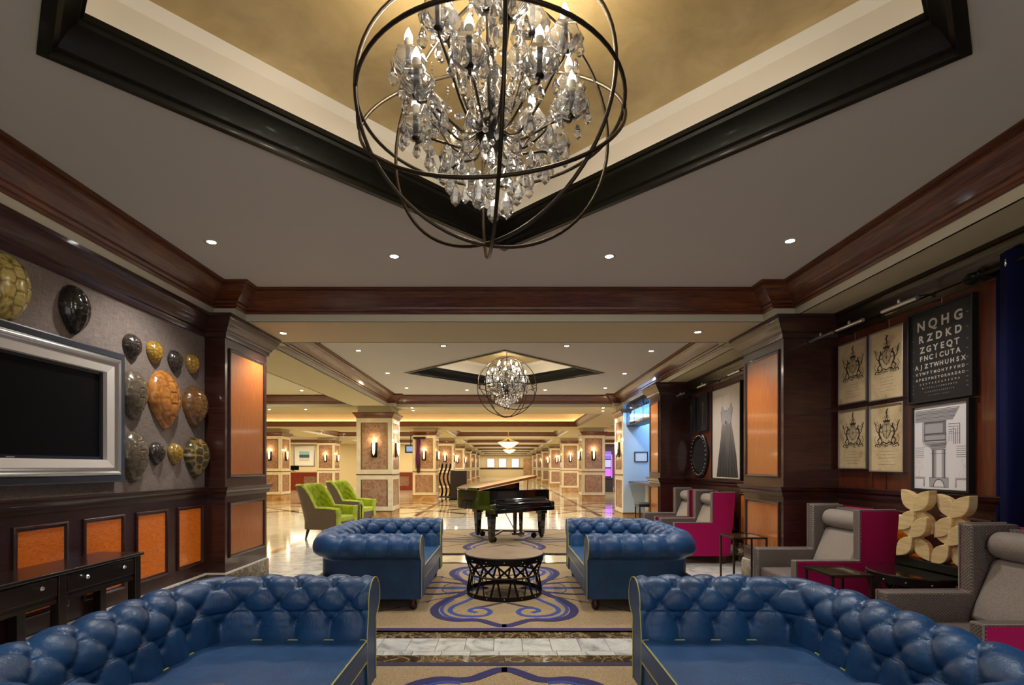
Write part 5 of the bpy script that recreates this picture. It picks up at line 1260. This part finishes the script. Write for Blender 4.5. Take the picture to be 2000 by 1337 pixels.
# ================================================================ orb chandeliers
def crystal_drop():
    return MB().lathe([(0,0.0),(0.005,-0.005),(0.015,-0.030),(0.018,-0.046),(0.013,-0.060),(0,-0.072)],6)
def bead(): return MB().lathe([(0,0.011),(0.009,0.006),(0.012,0),(0.009,-0.006),(0,-0.011)],6)
def chandelier(lb, loc):
    t = thing('orb_chandelier', lb, 'chandelier', loc); R = 0.61; rnd = random.Random(3)
    def ring(mt, rr=0.0085, r=R):
        pts = [mt @ Vector((r*math.cos(a), r*math.sin(a), 0)) for a in [2*PI*k/72 for k in range(72)]]
        MB().tube(pts, rr, 8, True).build('orb_ring','iron',t,smooth=True)
    Rx = lambda a: Matrix.Rotation(math.radians(a), 3, 'X'); Ry = lambda a: Matrix.Rotation(math.radians(a), 3, 'Y'); Rz = lambda a: Matrix.Rotation(math.radians(a), 3, 'Z')
    ring(Matrix.Identity(3), r=R*0.985); ring(Ry(6) @ Rx(54) @ Ry(-7), r=R*0.995); ring(Rz(96) @ Rx(90)); ring(Rz(18) @ Rx(90), r=R*0.99); ring(Rz(-32) @ Rx(88), r=R*0.98)
    for p in ((-R,0,-0.02),(R,0,0.02)): 
        MB().tube([(p[0], 0.03*math.cos(a), p[2]+0.05*math.sin(a)) for a in [2*PI*k/16 for k in range(16)]],0.006,6,True).build('joint_ring','iron',t,smooth=True)
    # stem, hub
    MB().tube([(0,0,R),(0,0,ZC+0.475-loc[2])],0.006,6).build('suspension_rod','iron',t)
    MB().lathe([(0,0),(0.06,0),(0.05,0.02),(0.0,0.025)],20,c=(0,0,ZC+0.445-loc[2])).build('ceiling_rose','iron',t,smooth=30)
    MB().lathe([(0,-0.24),(0.012,-0.22),(0.02,-0.18),(0.05,-0.14),(0.075,-0.10),(0.07,-0.05),(0.04,-0.02),(0.015,0.0),(0.012,0.12),(0.02,0.2),(0.012,0.3),(0.008,R)],16).build('centre_stem','dark_iron',t,smooth=True)
    MB().lathe([(0.015,0.02),(0.045,0.05),(0.05,0.09),(0.03,0.13),(0.045,0.17),(0.04,0.22),(0.015,0.25)],12,mod=lambda a, z: 1+0.1*math.cos(6*a)).build('glass_column','crystal',t,smooth=True)
    MB().lathe([(0.015,0.42),(0.05,0.44),(0.07,0.48),(0.05,0.52),(0.015,0.53)],12,mod=lambda a, z: 1+0.12*math.cos(6*a)).build('glass_column','crystal',t,smooth=True)
    S0 = {}
    def put(key, mk, p, mt='crystal', nm=None, sc=1, smooth=False, rot=None):
        if key not in S0: S0[key] = mk().build(nm or key, mt, t, smooth=smooth, loc=p, rot=rot); o = S0[key]
        else: o = inst(S0[key], t, loc=p, rot=rot)
        o.scale = (sc, sc, sc); return o
    cnt = 0
    for (n, r, zb, a0) in ((8,0.375,0.13,12),(8,0.37,-0.055,33),(5,0.20,0.31,50)):
        for k in range(n):
            a = math.radians(a0+360*k/n); ca, sa = math.cos(a), math.sin(a)
            z0 = -0.07 if n == 8 else 0.02
            dip = -0.06 if zb > 0 else -0.05
            pts = [(0.03,z0),(r*0.35,z0+dip-0.02),(r*0.62,z0+dip*0.6+(zb-z0)*0.18),(r*0.85,z0+(zb-z0)*0.62),(r*0.98,zb-0.03),(r,zb)]
            P = []
            for i in range(len(pts)-1):
                for q in range(4): f = q/4; P.append((pts[i][0]*(1-f)+pts[i+1][0]*f, pts[i][1]*(1-f)+pts[i+1][1]*f))
            P.append(pts[-1]); P = [P[0]]+[((P[i-1][0]+P[i][0]+P[i+1][0])/3,(P[i-1][1]+P[i][1]+P[i+1][1])/3) for i in range(1,len(P)-1)]+[P[-1]]
            MB().tube([(x*ca, x*sa, z) for x, z in P],0.006,6).build('arm','iron',t,smooth=True)
            b = (r*ca, r*sa, zb)
            put('bobeche', lambda: MB().lathe([(0.010,0.0),(0.035,0.0),(0.066,0.024),(0.074,0.054),(0.062,0.084),(0.056,0.080),(0.066,0.054),(0.056,0.028),(0.02,0.010),(0.010,0.010)],18,cap=False,mod=lambda a, z: 1+0.11*math.cos(6*a)), b, smooth=True, nm='glass_bobeche')
            put('cup', lambda: MB().lathe([(0.0,-0.012),(0.017,-0.008),(0.019,0.0),(0.013,0.01),(0.0,0.012)],12), b, 'dark_iron', 'cup', smooth=True)
            put('candle', lambda: MB().lathe([(0.0,0.008),(0.013,0.01),(0.012,0.10),(0.0145,0.104),(0.0145,0.112),(0.0,0.112)],12), b, 'dark_iron', 'candle_sleeve', smooth=30)
            put('socket', lambda: MB().lathe([(0.0,0.112),(0.012,0.112),(0.0185,0.138),(0.0185,0.150),(0.0,0.150)],12), b, 'ivory', 'bulb_base', smooth=30)
            put('bulb', lambda: MB().lathe([(0.0185,0.150),(0.019,0.158),(0.016,0.172),(0.009,0.190),(0.003,0.202),(0.0,0.206)],12), b, 'bulb', 'bulb', smooth=True)
            for q in range(5):
                an = a+2*PI*q/5; p = (b[0]+0.068*math.cos(an), b[1]+0.068*math.sin(an), zb+0.024-0.02*(q % 2)); put('drop', crystal_drop, p, nm='crystal_drop', sc=rnd.uniform(0.9,1.35)); cnt += 1
            for q in range(4):
                f = 0.25+0.17*q; p = (r*f*ca, r*f*sa, z0-0.0+(zb-z0)*f*f+0.035-0.03*math.sin(PI*f)); put('bead', bead, p, nm='crystal_bead', sc=rnd.uniform(0.9,1.6)); cnt += 1
    for (n, r, z, sc) in ((14,0.30,-0.16,1.3),(12,0.22,-0.22,1.3),(12,0.16,-0.27,1.2),(8,0.09,-0.30,1.6),(8,0.13,0.18,1.2),(8,0.06,0.40,1.2),(6,0.05,-0.05,1.3)):
        for k in range(n):
            a = 2*PI*k/n+rnd.uniform(-0.15,0.15); p = (r*math.cos(a), r*math.sin(a), z+rnd.uniform(-0.03,0.03))
            put('drop', crystal_drop, p, nm='crystal_drop', sc=sc*rnd.uniform(0.85,1.2)); cnt += 1
            if cnt < 290: put('bead', bead, (p[0], p[1], p[2]+0.02), nm='crystal_bead', sc=1.2); cnt += 1
    put('ball', lambda: MB().lathe([(0,0.03),(0.018,0.024),(0.028,0.01),(0.03,0),(0.028,-0.012),(0.018,-0.026),(0,-0.034)],8), (0,0,-0.36), nm='crystal_ball')
    # short strings of tiny beads
    sb = MB()
    for k in range(60):
        a = rnd.uniform(0,2*PI); r = rnd.uniform(0.08,0.36); z = rnd.uniform(-0.12,0.1)
        for q in range(4): sb.add([(r*math.cos(a)+dx*0.005, r*math.sin(a)+dy*0.005, z-q*0.014+dz*0.005) for dx, dy, dz in ((1,0,0),(0,1,0),(-1,0,0),(0,-1,0),(0,0,1),(0,0,-1))],[(0,1,4),(1,2,4),(2,3,4),(3,0,4),(1,0,5),(2,1,5),(3,2,5),(0,3,5)])
    sb.build('bead_strings','crystal',t)['kind'] = 'stuff'
    for a in range(3):
        ld = bpy.data.lights.new('candle_and_fill_glow','POINT'); ld.energy = 8; ld.color = (1,0.86,0.66); ld.shadow_soft_size = 0.05
        lo = bpy.data.objects.new('candle_and_fill_glow', ld); COL.objects.link(lo); lo.parent = t; lo.location = (0.3*math.cos(2.1*a+0.6),0.3*math.sin(2.1*a+0.6),0.40)
    ld = bpy.data.lights.new('candle_and_fill_glow','POINT'); ld.energy = 3; ld.color = (1,0.9,0.74); ld.shadow_soft_size = 0.04  # extra light added below the hub, no bulb there, to brighten the drops
    lo = bpy.data.objects.new('candle_and_fill_glow', ld); COL.objects.link(lo); lo.parent = t; lo.location = (0.0,0.0,-0.24)
    return t
ch = chandelier('large black metal orb chandelier with crystals and candle bulbs in the near diamond coffer', (-0.06, 2.36, 3.07))
km = {ch.name: kids(ch)}
dup(ch, (0.05, 10.35, 3.06), 0.5, 'smaller-looking far orb chandelier with crystals in the second diamond coffer', km=km)
